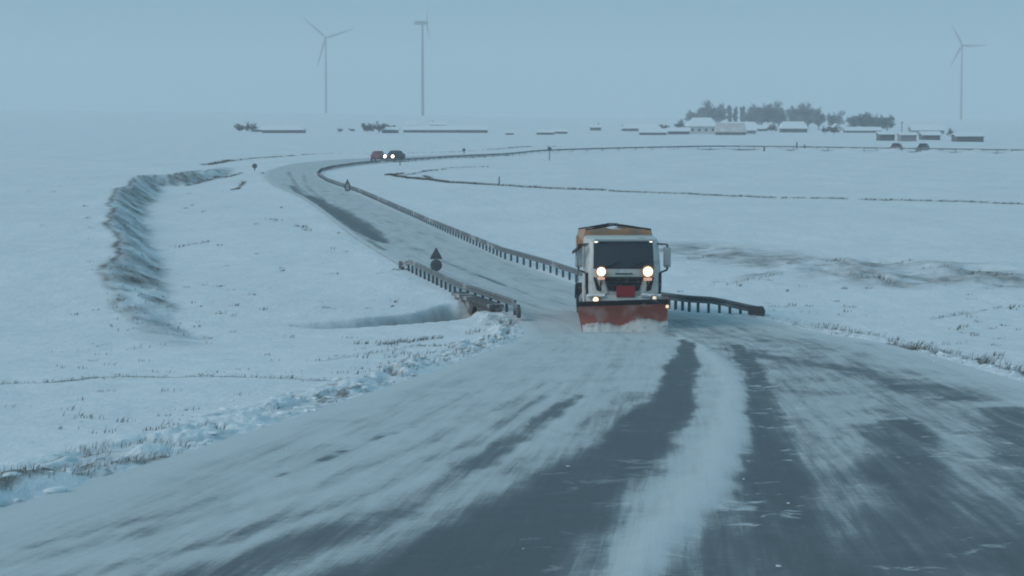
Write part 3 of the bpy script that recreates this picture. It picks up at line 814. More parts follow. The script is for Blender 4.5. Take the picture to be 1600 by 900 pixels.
    for x, r in ((-0.745, 0.150), (0.765, 0.172)):
        c = front(x, 1.94, 0.26)
        ho = lamp('work_lamp', M['lamp_main'], c, r, 0.16, M['amber'])
        MB().path([(0, 0.12, 0), (0, 0.17, -0.35), (0, 0.30, -0.80)], 0.028, 6).build('bracket', M['black'], ho)
        MB().box((0, 0.02, -r * 1.45), (r * 1.5, 0.10, r * 0.5)).build('indicator', M['amber_lit'], ho)
    for x, z, k in ((-0.92, 1.03, 'lamp_fog'), (0.98, 1.08, 'lamp_dim')):
        lamp('fog_lamp', M[k], (x, -0.235, z), 0.105 if k == 'lamp_fog' else 0.08, 0.08, M['black'], 1.1)
    for x, r in ((-0.88, 0.075), (0.90, 0.06)):
        lamp('roof_lamp', M['lamp_roof'], front(x, 2.90, 0.05), r, 0.07, M['mirror_shell'], 1.2)
    # mirrors on arms
    for s, cx in ((-1, -1.44), (1, 1.45)):
        mr = MB()
        ringm = lambda k, sc: [(cx + px * sc * 0.115, 0.40 + k, 2.36 + pz * sc * 0.33) for px, pz in ((-1, -0.85), (-0.75, -1), (0.75, -1), (1, -0.85), (1, 0.85), (0.75, 1), (-0.75, 1), (-1, 0.85))]
        mr.loft([ringm(-0.06, 0.75), ringm(0.0, 1.0), ringm(0.12, 1.0)])
        mo = mr.build('mirror', M['mirror_shell'], T, smooth=35)
        MB().path([(s * 1.12, 0.42, 2.80), (cx, 0.42, 2.78), (cx, 0.42, 2.66)], 0.030, 6).build('mirror_arm', M['black'], mo)
        MB().path([(s * 1.21, 0.36, 1.86), (cx, 0.42, 1.95), (cx, 0.42, 2.06)], 0.034, 6).build('mirror_arm', M['black'], mo)
        MB().add([(cx - 0.1, 0.53, 2.08), (cx + 0.1, 0.53, 2.08), (cx + 0.1, 0.53, 2.64), (cx - 0.1, 0.53, 2.64)], [(0, 1, 2, 3)]).build('mirror_glass', M['glass'], mo)
    km = MB().box((-1.50, 0.28, 2.64), (0.30, 0.10, 0.11), rz=R(-12))
    for i, v in enumerate(km.v): km.v[i] = (v[0], v[1], v[2] + (v[0] + 1.50) * 0.75)
    km.build('kerb_mirror', M['black'], T)
    MB().path([(-1.18, 0.35, 2.74), (-1.40, 0.30, 2.74)], 0.02, 6).build('kerb_mirror_arm', M['black'], T)
    # chassis, wheels, mudguards
    MB().box((0.42, 3.6, 0.82), (0.12, 6.4, 0.28)).box((-0.42, 3.6, 0.82), (0.12, 6.4, 0.28)).box((0, 1.2, 0.80), (0.7, 0.2, 0.2)).box((0, 6.7, 0.80), (2.3, 0.12, 0.22)).build('chassis', M['chassis'], T)
    tp = [(0.30, -0.13), (0.44, -0.15), (0.50, -0.11), (0.515, 0.0), (0.50, 0.11), (0.44, 0.15), (0.30, 0.13)]
    for y in (1.15, 4.85, 6.15):
        for s in (-1, 1):
            w = MB().lathe(tp, 'x', (0, 0, 0), 24).build('wheel', M['tyre'], T, (s * 1.03, y, 0.515), smooth=40)
            MB().lathe([(0.31, -0.12), (0.29, -0.03), (0.12, 0.0), (0.10, 0.05), (0.001, 0.055)] if s > 0 else [(0.31, 0.12), (0.29, 0.03), (0.12, 0.0), (0.10, -0.05), (0.001, -0.055)], 'x', (0, 0, 0), 18).build('rim', M['rim'], w, smooth=40)
            g_ = MB(); rings = []
            for k in range(9):
                a = math.pi * k / 8
                rings.append([(s * (1.03 + q), y + rr_ * math.cos(a), 0.50 + rr_ * math.sin(a)) for q, rr_ in ((-0.17, 0.58), (0.19, 0.58), (0.19, 0.61), (-0.17, 0.61))])
            g_.loft(rings).build('mudguard', M['black'], T)
    MB().tube((-0.95, 2.7, 0.72), (-0.95, 3.7, 0.72), 0.30, 0.30, 16).build('fuel_tank', M['rim'], T, smooth=40)
    # hopper with sloped lower sides, gable frame over it and snow heaped inside
    dz = lambda y: -0.05 - 0.20 * (y - 2.45) / 4.3
    def hr(y):
        k = dz(y)
        return [(-0.55, y, 1.05), (-1.16, y, 1.9), (-1.16, y, 2.95 + k), (-1.10, y, 3.19 + k), (-1.0, y, 3.19 + k), (-1.0, y, 2.95 + k), (1.0, y, 2.95 + k), (1.0, y, 3.19 + k), (1.10, y, 3.19 + k), (1.16, y, 2.95 + k), (1.16, y, 1.9), (0.55, y, 1.05)]
    hp = MB().loft([hr(2.45), hr(6.75)])
    gable = lambda k: [(-1.15, 2.80 + k), (-1.09, 3.19 + k), (-0.42, 3.275 + k), (-0.22, 3.225 + k), (0.06, 3.225 + k), (0.32, 3.275 + k), (1.09, 3.19 + k), (1.15, 2.80 + k)]
    hp.prism(gable(dz(2.45)), 2.40, 2.47).prism(gable(dz(6.75)), 6.73, 6.80)
    ho = hp.build('hopper', M['hopper'], T)
    for y in (3.1, 3.9, 4.7, 5.5, 6.2):
        for s in (-1, 1): MB().box((s * 1.18, y, 2.33), (0.05, 0.08, 0.86)).build('rib', M['hopper'], ho)
    for y in (2.44, 6.76):
        k = dz(y)
        MB().path([(-1.10, y, 3.21 + k), (-0.10, y, 3.375 + k), (0.0, y, 3.375 + k), (1.10, y, 3.21 + k)], 0.036, 6).build('gable_bar', M['black'], ho)
    MB().path([(-0.05, 2.40, 3.39 + dz(2.4)), (-0.05, 6.78, 3.39 + dz(6.78))], 0.045, 6).build('ridge_bar', M['black'], ho)
    for s in (-1, 1):
        tarp = MB()
        tarp.loft([[(s * 0.32 - 0.05, y, 3.30 + dz(y)), (s * 1.08, y, 3.203 + dz(y)), (s * 1.08, y, 3.19 + dz(y)), (s * 0.32 - 0.05, y, 3.287 + dz(y))] for y in (2.5, 6.7)])
        tarp.build('cover_flap', M['hopper'], ho)
    hs = MB(); rng = random.Random(8)
    hs.loft([[(x, y, 2.90 + dz(y) + max(0, 0.34 * (1 - (x / 1.0) ** 2)) + rng.uniform(-0.02, 0.02)) for x in np.linspace(-0.97, 0.97, 9)] + [(0.97, y, 2.88 + dz(y)), (-0.97, y, 2.88 + dz(y))] for y in np.linspace(2.5, 6.7, 8)])
    hs.build('snow_heap', M['snow'], ho, smooth=60)
    # plough blade: curved mouldboard, rubber flap on top, cutting edge, caked snow
    yaw = R(-4)
    def bl(x):
        k = (x + 1.41) / 2.72
        lx = lambda z: x - (0.22 * (1 - k) * max(0.0, z - 0.1) / 1.0) + 0.0
        top = 0.96 + 0.10 * k
        prof = []
        for z in np.linspace(0.04, top, 8):
            u = (z - 0.04) / (top - 0.04)
            prof.append((lx(z), -1.35 + 0.30 * math.sin(u * math.pi) * 0.9 - 0.05 * u + math.tan(yaw) * x, z))
        return prof
    xs = np.linspace(-1.41, 1.31, 15)
    mb = MB(); A = [bl(x) for x in xs]; B = [[(p[0], p[1] + 0.05, p[2]) for p in r] for r in A]
    mb.loft([a + b[::-1] for a, b in zip(A, B)])
    blade = mb.build('plow_blade', M['plow_red'], T, smooth=40)
    fl = MB(); rng = random.Random(3)
    tops = [bl(x)[-1] for x in xs]
    fl.loft([[(p[0], p[1] - 0.03, p[2] - 0.06), (p[0] - 0.02, p[1] - 0.16, p[2] + 0.09 + rng.uniform(-0.008, 0.008)), (p[0] - 0.02, p[1] - 0.13, p[2] + 0.11), (p[0], p[1] + 0.03, p[2] + 0.01)] for p in tops])
    fl.build('rubber_flap', M['black'], blade, smooth=40)
    MB().loft([[(p[0], p[1] - 0.015, 0.02), (p[0], p[1] - 0.015, 0.14), (p[0], p[1] - 0.04, 0.14), (p[0], p[1] - 0.04, 0.02)] for p in [bl(x)[0] for x in xs]]).build('cutting_edge', M['chassis'], blade)
    cs = MB(); rng = random.Random(12)
    rings = []
    for x in np.linspace(-1.40, 1.30, 40):
        ht = np.interp(x, [-1.4, -1.1, -0.6, -0.2, 0.1, 0.35, 0.8, 1.1, 1.3], [0.30, 0.38, 0.36, 0.30, 0.40, 0.52, 0.50, 0.38, 0.46]) + rng.uniform(-0.03, 0.03)
        yb = -1.35 + math.tan(yaw) * x
        fo = np.interp(x, [-1.4, -1.0, 1.0, 1.3], [0.10, 0.26, 0.30, 0.12]) + rng.uniform(-0.03, 0.03)
        rings.append([(x, yb + 0.32, 0.03), (x, yb - fo - 0.10, 0.0), (x + rng.uniform(-.01, .01), yb - fo, ht * 0.45 + rng.uniform(-.03, .03)), (x, yb - fo * 0.35, ht * 0.85), (x, yb + 0.16, ht), (x, yb + 0.32, ht - 0.04)])
    cs.loft(rings).build('caked_snow', M['dirty_snow'], blade, smooth=70)
    MB().box((0, -0.95, 0.72), (1.7, 0.12, 0.36)).box((-0.45, -0.6, 0.6), (0.14, 0.8, 0.2)).box((0.45, -0.6, 0.6), (0.14, 0.8, 0.2)).box((0, -0.42, 0.78), (1.1, 0.14, 0.42)).build('plow_mount', M['chassis'], T)
    p0 = tops[0]
    MB().tube((p0[0] + 0.06, p0[1] + 0.03, p0[2] - 0.1), (p0[0] + 0.04, p0[1] + 0.05, 2.45), 0.014, 0.012, 6).build('marker_pole', M['black'], blade)
    pe = tops[-1]
    MB().tube((pe[0] - 0.02, pe[1] + 0.03, pe[2] - 0.2), (pe[0] - 0.02, pe[1] + 0.03, pe[2] + 0.16), 0.03, 0.03, 8).build('end_post', M['plow_red'], blade)
    lamp('blade_lamp', M['lamp_dim'], (pe[0] - 0.04, pe[1] - 0.10, 0.92), 0.06, 0.07, M['amber'], 1.2)
truck()

# ------------------------------------------------------------------ cars
def car(name, loc, rz, paint, label, group, headlights=None, estate=False):
    """front towards -y"""
    T = thing(name, loc, rz, label, 'car', group)
    st = [(-2.05, 0.62, 0.35, 0.62), (-1.98, 0.80, 0.28, 0.80), (-1.2, 0.86, 0.26, 0.92), (0.0, 0.88, 0.26, 0.96), (1.2, 0.88, 0.26, 0.98), (1.95, 0.82, 0.30, 0.98), (2.05, 0.70, 0.38, 0.86)]
    rings = []
    for y, w, z0, z1 in st:
        rings.append([(-w * 0.92, y, z0), (-w, y, z0 + 0.15), (-w, y, z1 - 0.16), (-w * 0.9, y, z1), (w * 0.9, y, z1), (w, y, z1 - 0.16), (w, y, z0 + 0.15), (w * 0.92, y, z0)])
    MB().loft(rings).build('body', paint, T, smooth=40)
    cab = [(-0.95, 0.78, 0.93), (-0.25, 0.64, 1.46), (0.5, 0.66, 1.50), (1.35 if estate else 1.0, 0.64, 1.46), (1.95 if estate else 1.75, 0.74, 0.96)]
    rings = []
    for y, w, z in cab: rings.append([(-w - 0.06 * (z > 1.2), y, 0.92), (-w, y, max(z - 0.10, 0.925)), (-w * 0.86, y, z), (w * 0.86, y, z), (w, y, max(z - 0.10, 0.925)), (w + 0.06 * (z > 1.2), y, 0.92)])
    MB().loft(rings).build('roof', paint, T, smooth=40)
    MB().add([(-0.70, -0.925, 1.0), (0.70, -0.925, 1.0), (0.55, -0.335, 1.42), (-0.55, -0.335, 1.42), (-0.70, -0.87, 0.97), (0.70, -0.87, 0.97), (0.55, -0.28, 1.40), (-0.55, -0.28, 1.40)],
             [(0, 1, 2, 3), (4, 7, 6, 5), (0, 4, 5, 1), (1, 5, 6, 2), (2, 6, 7, 3), (3, 7, 4, 0)]).build('windscreen', M['glass'], T)
    for s in (-1, 1):
        MB().add([(s * 0.74, -0.6, 1.0), (s * 0.76, 1.3, 1.0), (s * 0.71, 0.95, 1.38), (s * 0.70, -0.25, 1.38), (s * 0.62, -0.6, 1.0), (s * 0.62, 1.3, 1.0), (s * 0.60, 0.95, 1.38), (s * 0.60, -0.25, 1.38)],
                 [(0, 1, 2, 3), (4, 7, 6, 5), (0, 4, 5, 1), (1, 5, 6, 2), (2, 6, 7, 3), (3, 7, 4, 0)]).build('side_window', M['glass'], T)
        MB().lathe([(0.10, -0.06), (0.2, -0.04), (0.2, 0.04), (0.1, 0.06)], 'y', (0, 0, 0), 14).build('headlight', headlights or M['rim'], T, (s * 0.62, -2.02, 0.66), smooth=40)
        MB().box((s * 0.66, 2.03, 0.80), (0.26, 0.06, 0.16)).build('tail_light', M['tail'], T)
        for y in (-1.3, 1.3):
            w = MB().lathe([(0.2, -0.1), (0.31, -0.1), (0.32, 0.0), (0.31, 0.1), (0.2, 0.1)], 'x', (0, 0, 0), 16).build('wheel', M['tyre'], T, (s * 0.80, y, 0.32), smooth=40)
            MB().lathe([(0.21, -0.105), (0.21, 0.105)], 'x', (0, 0, 0), 12).build('rim', M['rim'], w)
    return T
CARS = 'cars on the far road'
def at(px, py):
    p = ground(px, py); return p
def road_car(px, y, lift, *a, **k):
    x = (px - 800) / FPX * y
    return car(a[0], (x, y, float(base_h(x, y)) + 0.03 + lift), *a[1:], **k)
road_car(617, 331, 0.10, 'car', R(-22), M['dark_car'], 'dark car with both headlights lit on the far bend', CARS, headlights=M['lamp_car'])
road_car(592, 334, -0.0, 'car', R(172), M['red_car'], 'dull red car just left of the car with lit headlights', CARS)
road_car(1399, 423, 0.0, 'car', R(-22), M['red_car'], 'small reddish car on the far road at the right', CARS)
road_car(1441, 419, 0.0, 'car', R(-22), M['dark_car'], 'small dark car on the far road, rightmost', CARS)

# ------------------------------------------------------------------ road signs and marker posts
def disc(mb, r, z, y0, y1, n=24):
    return mb.prism([(r * math.cos(2 * math.pi * k / n), z + r * math.sin(2 * math.pi * k / n)) for k in range(n)], y0, y1)
def sign_pair():
    x, y = -3.12, 92.0
    zb = gz(x, y)
    T = thing('road_sign', (x, y, zb), R(-4), 'dark back of a triangle sign above a round sign by the left rail', 'road sign', 'road signs')
    MB().tube((0, 0.03, -0.5), (0, 0.03, 1.42), 0.03, 0.03, 8).build('post', M['post'], T)
    t = MB()
    tri = [(-0.26, 1.08), (-0.23, 1.05), (0.23, 1.05), (0.26, 1.08), (0.035, 1.50), (0.0, 1.525), (-0.035, 1.50)]
    tp_ = t.prism(tri, -0.02, 0.0).build('triangle_plate', M['sign_back'], T)
    MB().prism([(x_ * 0.92, 1.24 + (z_ - 1.24) * 0.92) for x_, z_ in tri], 0.0, 0.004).build('face', M['sign_front'], tp_)
    dpl = disc(MB(), 0.245, 0.80, -0.02, 0.0).build('round_plate', M['sign_back'], T)
    disc(MB(), 0.22, 0.80, 0.0, 0.004).build('face', M['sign_front'], dpl)
    for z in (1.2, 0.80): MB().box((0, -0.032, z), (0.30, 0.02, 0.04)).build('clamp', M['post'], T)
sign_pair()
def frosted_sign(px, py):
    p = ground(px, py)
    T = thing('road_sign', (p[0], p[1], gz(*p)), 0, 'pale narrow pointed sign beyond the rail inside the far bend', 'road sign', 'road signs')
    MB().tube((0, 0.03, -0.4), (0, 0.03, 1.3), 0.035, 0.035, 8).build('post', M['post'], T)
    MB().prism([(-0.27, 0.45), (-0.20, 0.22), (0.20, 0.22), (0.27, 0.45), (0.25, 0.78), (0.03, 1.25), (-0.03, 1.25), (-0.25, 0.78)], -0.02, 0.0).build('plate', M['sign_back'], T)
    MB().prism([(-0.14, 0.42), (-0.10, 0.32), (0.10, 0.32), (0.14, 0.42), (0.13, 0.72), (0.0, 0.95), (-0.13, 0.72)], -0.024, -0.02).build('face', M['sign_front'], T)
frosted_sign(543, 300)
def round_sign(px, py, h, r, label, name='road_sign', group='road signs'):
    p = ground(px, py)
    T = thing(name, (p[0], p[1], gz(*p)), 0, label, 'road sign', group)
    MB().tube((0, 0, -0.4), (0, 0, h - r), 0.07, 0.07, 8).build('post', M['post'], T)
    disc(MB(), r, h - r, -0.10, -0.07, 18).build('plate', M['sign_back'], T)
round_sign(858.5, 251, 2.05, 0.33, 'small dark round sign on a tall post across the far rail')
round_sign(398, 266, 0.9, 0.32, 'low dark round sign left of the far bend')
round_sign(725, 240, 1.0, 0.30, 'tiny dark sign beyond the far rail, above the bend')
def marker(px, py, h, w, label):
    p = ground(px, py)
    T = thing('marker_post', (p[0], p[1], gz(*p)), 0, label, 'post', 'snow marker posts')
    MB().loft([[(sx * w, sy * w * 0.6, z) for sx, sy in ((-1, -1), (1, -1), (1, 1), (-1, 1))] for z in (-0.3, h - 0.12, h)]).build('post', M['post'], T)
    MB().box((0, -w * 0.62, h * 0.82), (w * 1.6, 0.02, 0.12)).build('reflector', M['sign_front'], T)
marker(625, 259, 0.75, 0.07, 'short dark post just below the lit car')
marker(780, 290, 0.85, 0.06, 'dark post on the thin weed line in the right field')
marker(1194, 236.5, 0.9, 0.15, 'small dark post standing at the far rail below the trees')
marker(1245, 232, 1.3, 0.14, 'taller of two dark posts above the far rail below the trees')
marker(1257, 232.5, 0.85, 0.15, 'shorter of two dark posts above the far rail below the trees')

# ------------------------------------------------------------------ wind turbines
def turbine(px, py_base, py_hub, tower_m, yaw, spins, blade_len, label):
    d = tower_m * FPX / (py_base - py_hub)
    x = (px - 800) / FPX * d; y = d
    zb = float(base_h(x, y))
    zh = CAMZ - (py_hub - HORIZ) / FPX * d
    T = thing('wind_turbine', (x, y, zb), 0, label, 'wind turbine', 'wind turbines on the horizon')
    h = zh - zb
    MB().lathe([(1.75, -2), (1.65, 0), (1.4, h * 0.5), (1.0, h - 1.5)], 'z', (0, 0, 0), 20).build('tower', M['tower'], T, smooth=50)
    rot = Matrix.Rotation(yaw, 4, 'Z')
    nb = MB(); rings = []
    for yy, a, b in ((-3.0, 1.2, 1.3), (-2.0, 1.9, 1.9), (4, 2.0, 2.1), (8.5, 1.6, 1.7), (9.0, 1.0, 1.1)):
        rings.append([tuple(rot @ Vector((sx * a, yy, h + sz * b))) for sx, sz in ((-1, -0.7), (-0.7, -1), (0.7, -1), (1, -0.7), (1, 0.7), (0.7, 1), (-0.7, 1), (-1, 0.7))])
    nb.loft(rings).build('nacelle', M['tower'], T, smooth=40)
    hub = MB().lathe([(0.1, -3.2), (0.9, -2.8), (1.5, -1.5), (1.5, 0.4)], 'y', (0, 0, 0), 14).build('hub', M['tower'], T, (0, 0, 0), smooth=50)
    hp = rot @ Vector((0, -3.4, h)); hub.location = hp; hub.rotation_euler = (0, 0, yaw)
    bl = None
    for a in spins:
        mb = MB(); rings = []
        for k, (rr_, c, th) in enumerate(((0.8, 1.6, 1.3), (4, 2.3, 1.2), (9, 3.4, 0.9), (20, 2.7, 0.6), (34, 1.8, 0.35), (44, 1.1, 0.2), (48, 0.4, 0.1))):
            rr2 = rr_ * blade_len / 48.0
            tw = R(14) * (1 - rr_ / 48)
            rings.append([(c * (q - 0.35) * math.cos(tw) - th * v * math.sin(tw), c * (q - 0.35) * math.sin(tw) * 0.9 + th * v, rr2) for q, v in ((0, 0), (0.3, 0.5), (0.7, 0.32), (1, 0), (0.7, -0.25), (0.3, -0.42))])
        if bl is None:
            o = mb.loft(rings).build('blade', M['tower'], T, smooth=60); bl = o.data
        else:
            o = bpy.data.objects.new('blade', bl); COL.objects.link(o); o.parent = T
        o.location = rot @ Vector((0, -4.6, h))
        o.rotation_euler = (Matrix.Rotation(yaw, 4, 'Z') @ Matrix.Rotation(a, 4, 'Y')).to_euler()
    return T
# angles clockwise from up, as the photograph shows each rotor
turbine(510.5, 177, 60, 100, R(5), [R(-49), R(72), R(196)], 40, 'left wind turbine with a wide three-blade rotor facing the road')
turbine(661, 181, 37, 100, R(78), [R(20), R(140), R(260)], 24, 'middle wind turbine, tallest tower, rotor seen edge-on')
turbine(1499.5, 189, 72, 100, R(-8), [R(-28), R(90), R(208)], 32, 'wind turbine above the right end of the village')

# ------------------------------------------------------------------ trees and bushes
def tree_meshes(seed, H, spread, nb, poplar=False):
    rng = random.Random(seed)
    tr, cr = MB(), MB()
    def twig(p, d, L):
        q = p + d * L
        side = d.cross(Vector((rng.uniform(-1, 1), rng.uniform(-1, 1), rng.uniform(-1, 1)))).normalized() * rng.uniform(0.035, 0.075)
        cr.add([p - side, p + side, q], [(0, 1, 2)])
        for _ in range(2):
            m_ = p + d * L * rng.uniform(0.2, 0.8)
            d2 = (d + Vector((rng.gauss(0, .6), rng.gauss(0, .6), rng.gauss(0.15, .5)))).normalized()
            s2 = side * 0.8
            cr.add([m_ - s2, m_ + s2, m_ + d2 * L * rng.uniform(0.35, 0.7)], [(0, 1, 2)])
    def branch(p, d, L, r, lev):
        q = p
        n = 3
        for k in range(n):
            d = (d + Vector((rng.gauss(0, .12), rng.gauss(0, .12), 0.08))).normalized()
            e = q + d * L / n
            tr.tube(q, e, r * (1 - 0.25 * k), r * (1 - 0.25 * (k + 1)), 5 if lev < 2 else 3)
            if lev >= 1:
                for _ in range(8): twig(q + (e - q) * rng.random(), (d + Vector((rng.gauss(0, .7), rng.gauss(0, .7), rng.gauss(0.1, .6)))).normalized(), rng.uniform(0.5, 1.2) * H / 10)
            q = e
        if lev < 2:
            for _ in range(4 if lev == 0 else 3):
                d2 = (d + Vector((rng.gauss(0, .5), rng.gauss(0, .5), rng.gauss(0.1, .35)))).normalized()
                branch(p + (q - p) * rng.uniform(0.35, 1.0), d2, L * rng.uniform(0.5, 0.75), r * 0.55, lev + 1)
        else:
            for _ in range(9): twig(q, (d + Vector((rng.gauss(0, .6), rng.gauss(0, .6), rng.gauss(0.1, .5)))).normalized(), rng.uniform(0.6, 1.3) * H / 10)
    ht = H * (0.85 if poplar else 0.55)
    tr.lathe([(H * 0.028, -0.4), (H * 0.022, 0.3), (H * 0.017, ht * 0.5), (H * 0.008, ht)], 'z', (0, 0, 0), 8)
    for k in range(nb):
        z = H * ((0.12 + 0.72 * k / nb) if poplar else (0.10 + 0.44 * k / nb))
        a = k * 2.4 + rng.uniform(-.4, .4)
        el = 1.6 if poplar else rng.uniform(0.25, 1.3)
        L = (H * 0.16 if poplar else spread * rng.uniform(0.55, 1.0) * (1.0 if el < 0.8 else 1.15))
        branch(Vector((0, 0, z)), Vector((math.cos(a), math.sin(a), el)).normalized(), L, H * 0.010, 0)
    return tr, cr
def make_tree(name, seed, H, spread, nb, twig='twig', poplar=False, cat='tree'):
    T = thing(name, (0, 0, -500), 0, 'x', cat)
    tr, cr = tree_meshes(seed, H, spread, nb, poplar)
    tr.build('trunk', M['bark'], T, recalc=False); cr.build('crown', M[twig], T, recalc=False)
    return T
protos = [make_tree('bare_tree', 1, 10, 3.6, 15), make_tree('bare_tree', 2, 10, 3.3, 14), make_tree('bare_tree', 3, 10, 4.0, 16)]
popl = make_tree('poplar_tree', 4, 9, 1.2, 12, poplar=True)
bushp = [make_tree('bush', 6, 3.2, 1.7, 9, 'bush_twig', cat='bush'), make_tree('bush', 7, 2.6, 1.9, 9, 'bush_twig', cat='bush')]
used = set()
def plant(proto, px, y_base, y_top, label, group, xs=1.0):
    p = ground(px, y_base)
    k = (y_base - y_top) / FPX * p[1]
    href = 10.0 if 'bare' in proto.name else (9.0 if 'poplar' in proto.name else 3.0)
    sc = k / href
    if proto.name not in used:
        used.add(proto.name); r = proto
        r.location = (p[0], p[1], gz(*p)); r.rotation_euler = (0, 0, px); r.scale = (sc * xs, sc * xs, sc)
        r['label'] = label; r['group'] = group
        return r
    return copy_thing(proto, (p[0], p[1], gz(*p)), px * 1.0, label, group, (sc * xs, sc * xs, sc))
VT = 'bare trees of the village'
for i, (px, yb, yt, k, xs, lab) in enumerate([
    (1086, 201, 172, 0, 1.0, 'frosted bare tree at the left edge of the village wood, behind the gabled house'),
    (1101, 200, 166, 1, 1.0, 'tall frosted bare tree right behind the gabled white house'),
    (1119, 200, 163, 2, 1.0, 'broad dark frosted tree at the right of the first clump'),
    (1176, 201, 165, 1, 1.0, 'frosted tree at the left of the second clump, right of the poplars'),
    (1190, 201, 162, 0, 1.0, 'tallest frosted tree in the second clump'),
    (1204, 201, 164, 2, 1.0, 'frosted tree in the middle right of the second clump'),
    (1217, 201, 167, 1, 0.9, 'lower frosted tree at the right end of the second clump'),
    (1246, 202, 166, 2, 1.0, 'frosted tree at the left of the third clump behind a white roof'),
    (1262, 202, 164, 0, 1.0, 'tall pointed frosted tree in the third clump'),
    (1279, 203, 170, 1, 0.9, 'pale frosted tree at the right of the third clump'),
    (1303, 204, 177, 2, 0.9, 'small frosted tree alone between the third and fourth clumps'),
    (1335, 207, 177, 0, 0.8, 'frosted tree at the left end of the long fourth clump'),
    (1352, 207, 177, 1, 0.9, 'frosted tree second from the left in the long fourth clump'),
    (1369, 207, 180, 2, 0.9, 'frosted tree second from the right in the long fourth clump'),
    (1386, 207, 179, 0, 0.9, 'frosted tree at the right end of the long fourth clump')]):
    plant(protos[k], px, yb, yt, lab, VT, xs * 1.2)
for px, yt, lab in ((1140, 168, 'thin pale poplar, left of three beside the first clump'), (1149, 170, 'thin pale poplar, middle of three beside the first clump'), (1160, 169, 'thin pale poplar, right of three beside the first clump')):
    plant(popl, px, 200, yt, lab, 'thin poplars in the village', 0.7)
BG = 'bushes on the far plain'
for px, yb, yt, k, xs, lab in [
    (375, 207, 194, 0, 1.2, 'leafless bush left of the low barn, leftmost on the far plain'), (392, 207, 193, 1, 1.3, 'wide leafless bush against the left end of the low barn'),
    (532, 207, 201, 1, 1.6, 'small dark bush standing alone left of the long barn'), (550, 206, 201, 0, 1.8, 'low dark bush left of the grey thicket'),
    (574, 207, 193, 0, 1.2, 'leafless bush at the left of the grey thicket'), (592, 208, 193, 1, 1.4, 'leafless bush in the middle of the grey thicket'), (612, 207, 195, 0, 1.3, 'leafless bush at the right of the grey thicket'),
    (745, 180, 177, 1, 2.2, 'tiny dark bush on the skyline right of the middle turbine'),
    (1040, 206, 195, 0, 1.3, 'leafless bush right of the first village roofs'), (1062, 204, 189, 1, 1.1, 'leafless bush at the left foot of the gabled house'),
    (1303, 210, 198, 0, 1.2, 'leafless bush below the lone small tree'), (1486, 214, 202, 1, 1.0, 'leafless bush between the grey sheds and the last barn'),
    (1206, 207, 196, 1, 1.3, 'leafless bush below the second clump of trees'), (1290, 209, 199, 1, 1.3, 'leafless bush below the third clump of trees')]:
    plant(bushp[k], px, yb, yt + 0.25 * (yb - yt), lab, BG, xs * 1.3)

# ------------------------------------------------------------------ village houses
def house(px0, px1, yb, ye, yr, label, wall='wall_grey', roof='snow', depth=7.0, gable=False, chimney=None, windows=0, door=False, name='house', cat='house', yaw=0.0, hip=0.0, group='buildings of the village'):
    p = ground((px0 + px1) / 2, yb); d = p[1]
    W = (px1 - px0) / FPX * d; he = (yb - ye) / FPX * d; hr_ = (yb - yr) / FPX * d
    T = thing(name, (p[0], p[1] + depth / 2, float(base_h(p[0], p[1]))), yaw, label, cat, group)
    w2, d2 = W / 2, depth / 2
    hole = MB().box((0, 0, he / 2 - 0.4), (W - 0.3, depth - 0.3, he + 0.8))
    if gable: hole.prism([(-w2 + 0.15, he), (w2 - 0.15, he), (0, hr_ - 0.05)], -d2 + 0.155, d2 - 0.155)
    elif hip < 0.2:
        hole.loft([[(x, -d2 + 0.155, he), (x, d2 - 0.155, he), (x, 0, hr_ - 0.05)] for x in (-w2 + 0.155, w2 - 0.155)])
    hole.build('wall', M[wall], T)
    rf = MB(); t = 0.16; ov = 0.25
    if gable:
        for s in (-1, 1):
            k = ov * (hr_ - he) / w2
            rf.prism([(0, hr_), (s * (w2 + ov), he - k), (s * (w2 + ov), he - k + t), (0, hr_ + t)], -d2 - ov, d2 + ov)
    else:
        k = ov * (hr_ - he) / d2
        hx = hip * w2
        for s in (-1, 1):
            lo0, lo1 = (-w2 - ov, s * (d2 + ov), he - k), (w2 + ov, s * (d2 + ov), he - k)
            r0, r1 = (-w2 - ov + hx, 0, hr_), (w2 + ov - hx, 0, hr_)
            up = lambda q: (q[0], q[1], q[2] + t)
            rf.add([lo0, lo1, r1, r0, up(lo0), up(lo1), up(r1), up(r0)], [(0, 1, 2, 3), (4, 7, 6, 5), (0, 4, 5, 1), (1, 5, 6, 2), (2, 6, 7, 3), (3, 7, 4, 0)])
        if hip > 0:
            for s in (-1, 1):
                rf.add([(s * (w2 + ov), -d2 - ov, he - k + t), (s * (w2 + ov), d2 + ov, he - k + t), (s * (w2 + ov - hx), 0, hr_ + t)], [(0, 1, 2)])
    ro = rf.build('roof', M[roof], T)
    MB().box((0, -d2 - ov * 0.6, he - 0.10), (W + 0.3, 0.10, 0.14)).build('eave', M['eave'], T)
    if chimney is not None:
        MB().box((chimney * w2, 0.2, hr_ + 0.25), (0.5, 0.5, 1.0)).build('chimney', M['wall_brown'], ro)
    for k in range(windows):
        x = -w2 + W * (k + 0.75) / (windows + 0.5)
        f = MB().box((x, -d2 + 0.13, he * 0.52), (0.95, 0.08, min(1.1, he * 0.5))).build('window', M['wall_white'], T)
        MB().box((x, -d2 + 0.085, he * 0.52), (0.75, 0.03, min(0.9, he * 0.4))).build('pane', M['glass'], f)
    if door:
        dr = MB().box((w2 * 0.05, -d2 + 0.13, 0.85), (0.9, 0.07, min(1.9, he * 0.85))).build('door', M['eave'], T)
    return T
FB = 'farm buildings on the far plain'
house(409, 475, 208, 203, 196.5, 'long low barn with dark sides, leftmost building on the far plain', 'wall_dark', 'snow', 8, name='barn', cat='barn', hip=0.3, group=FB)
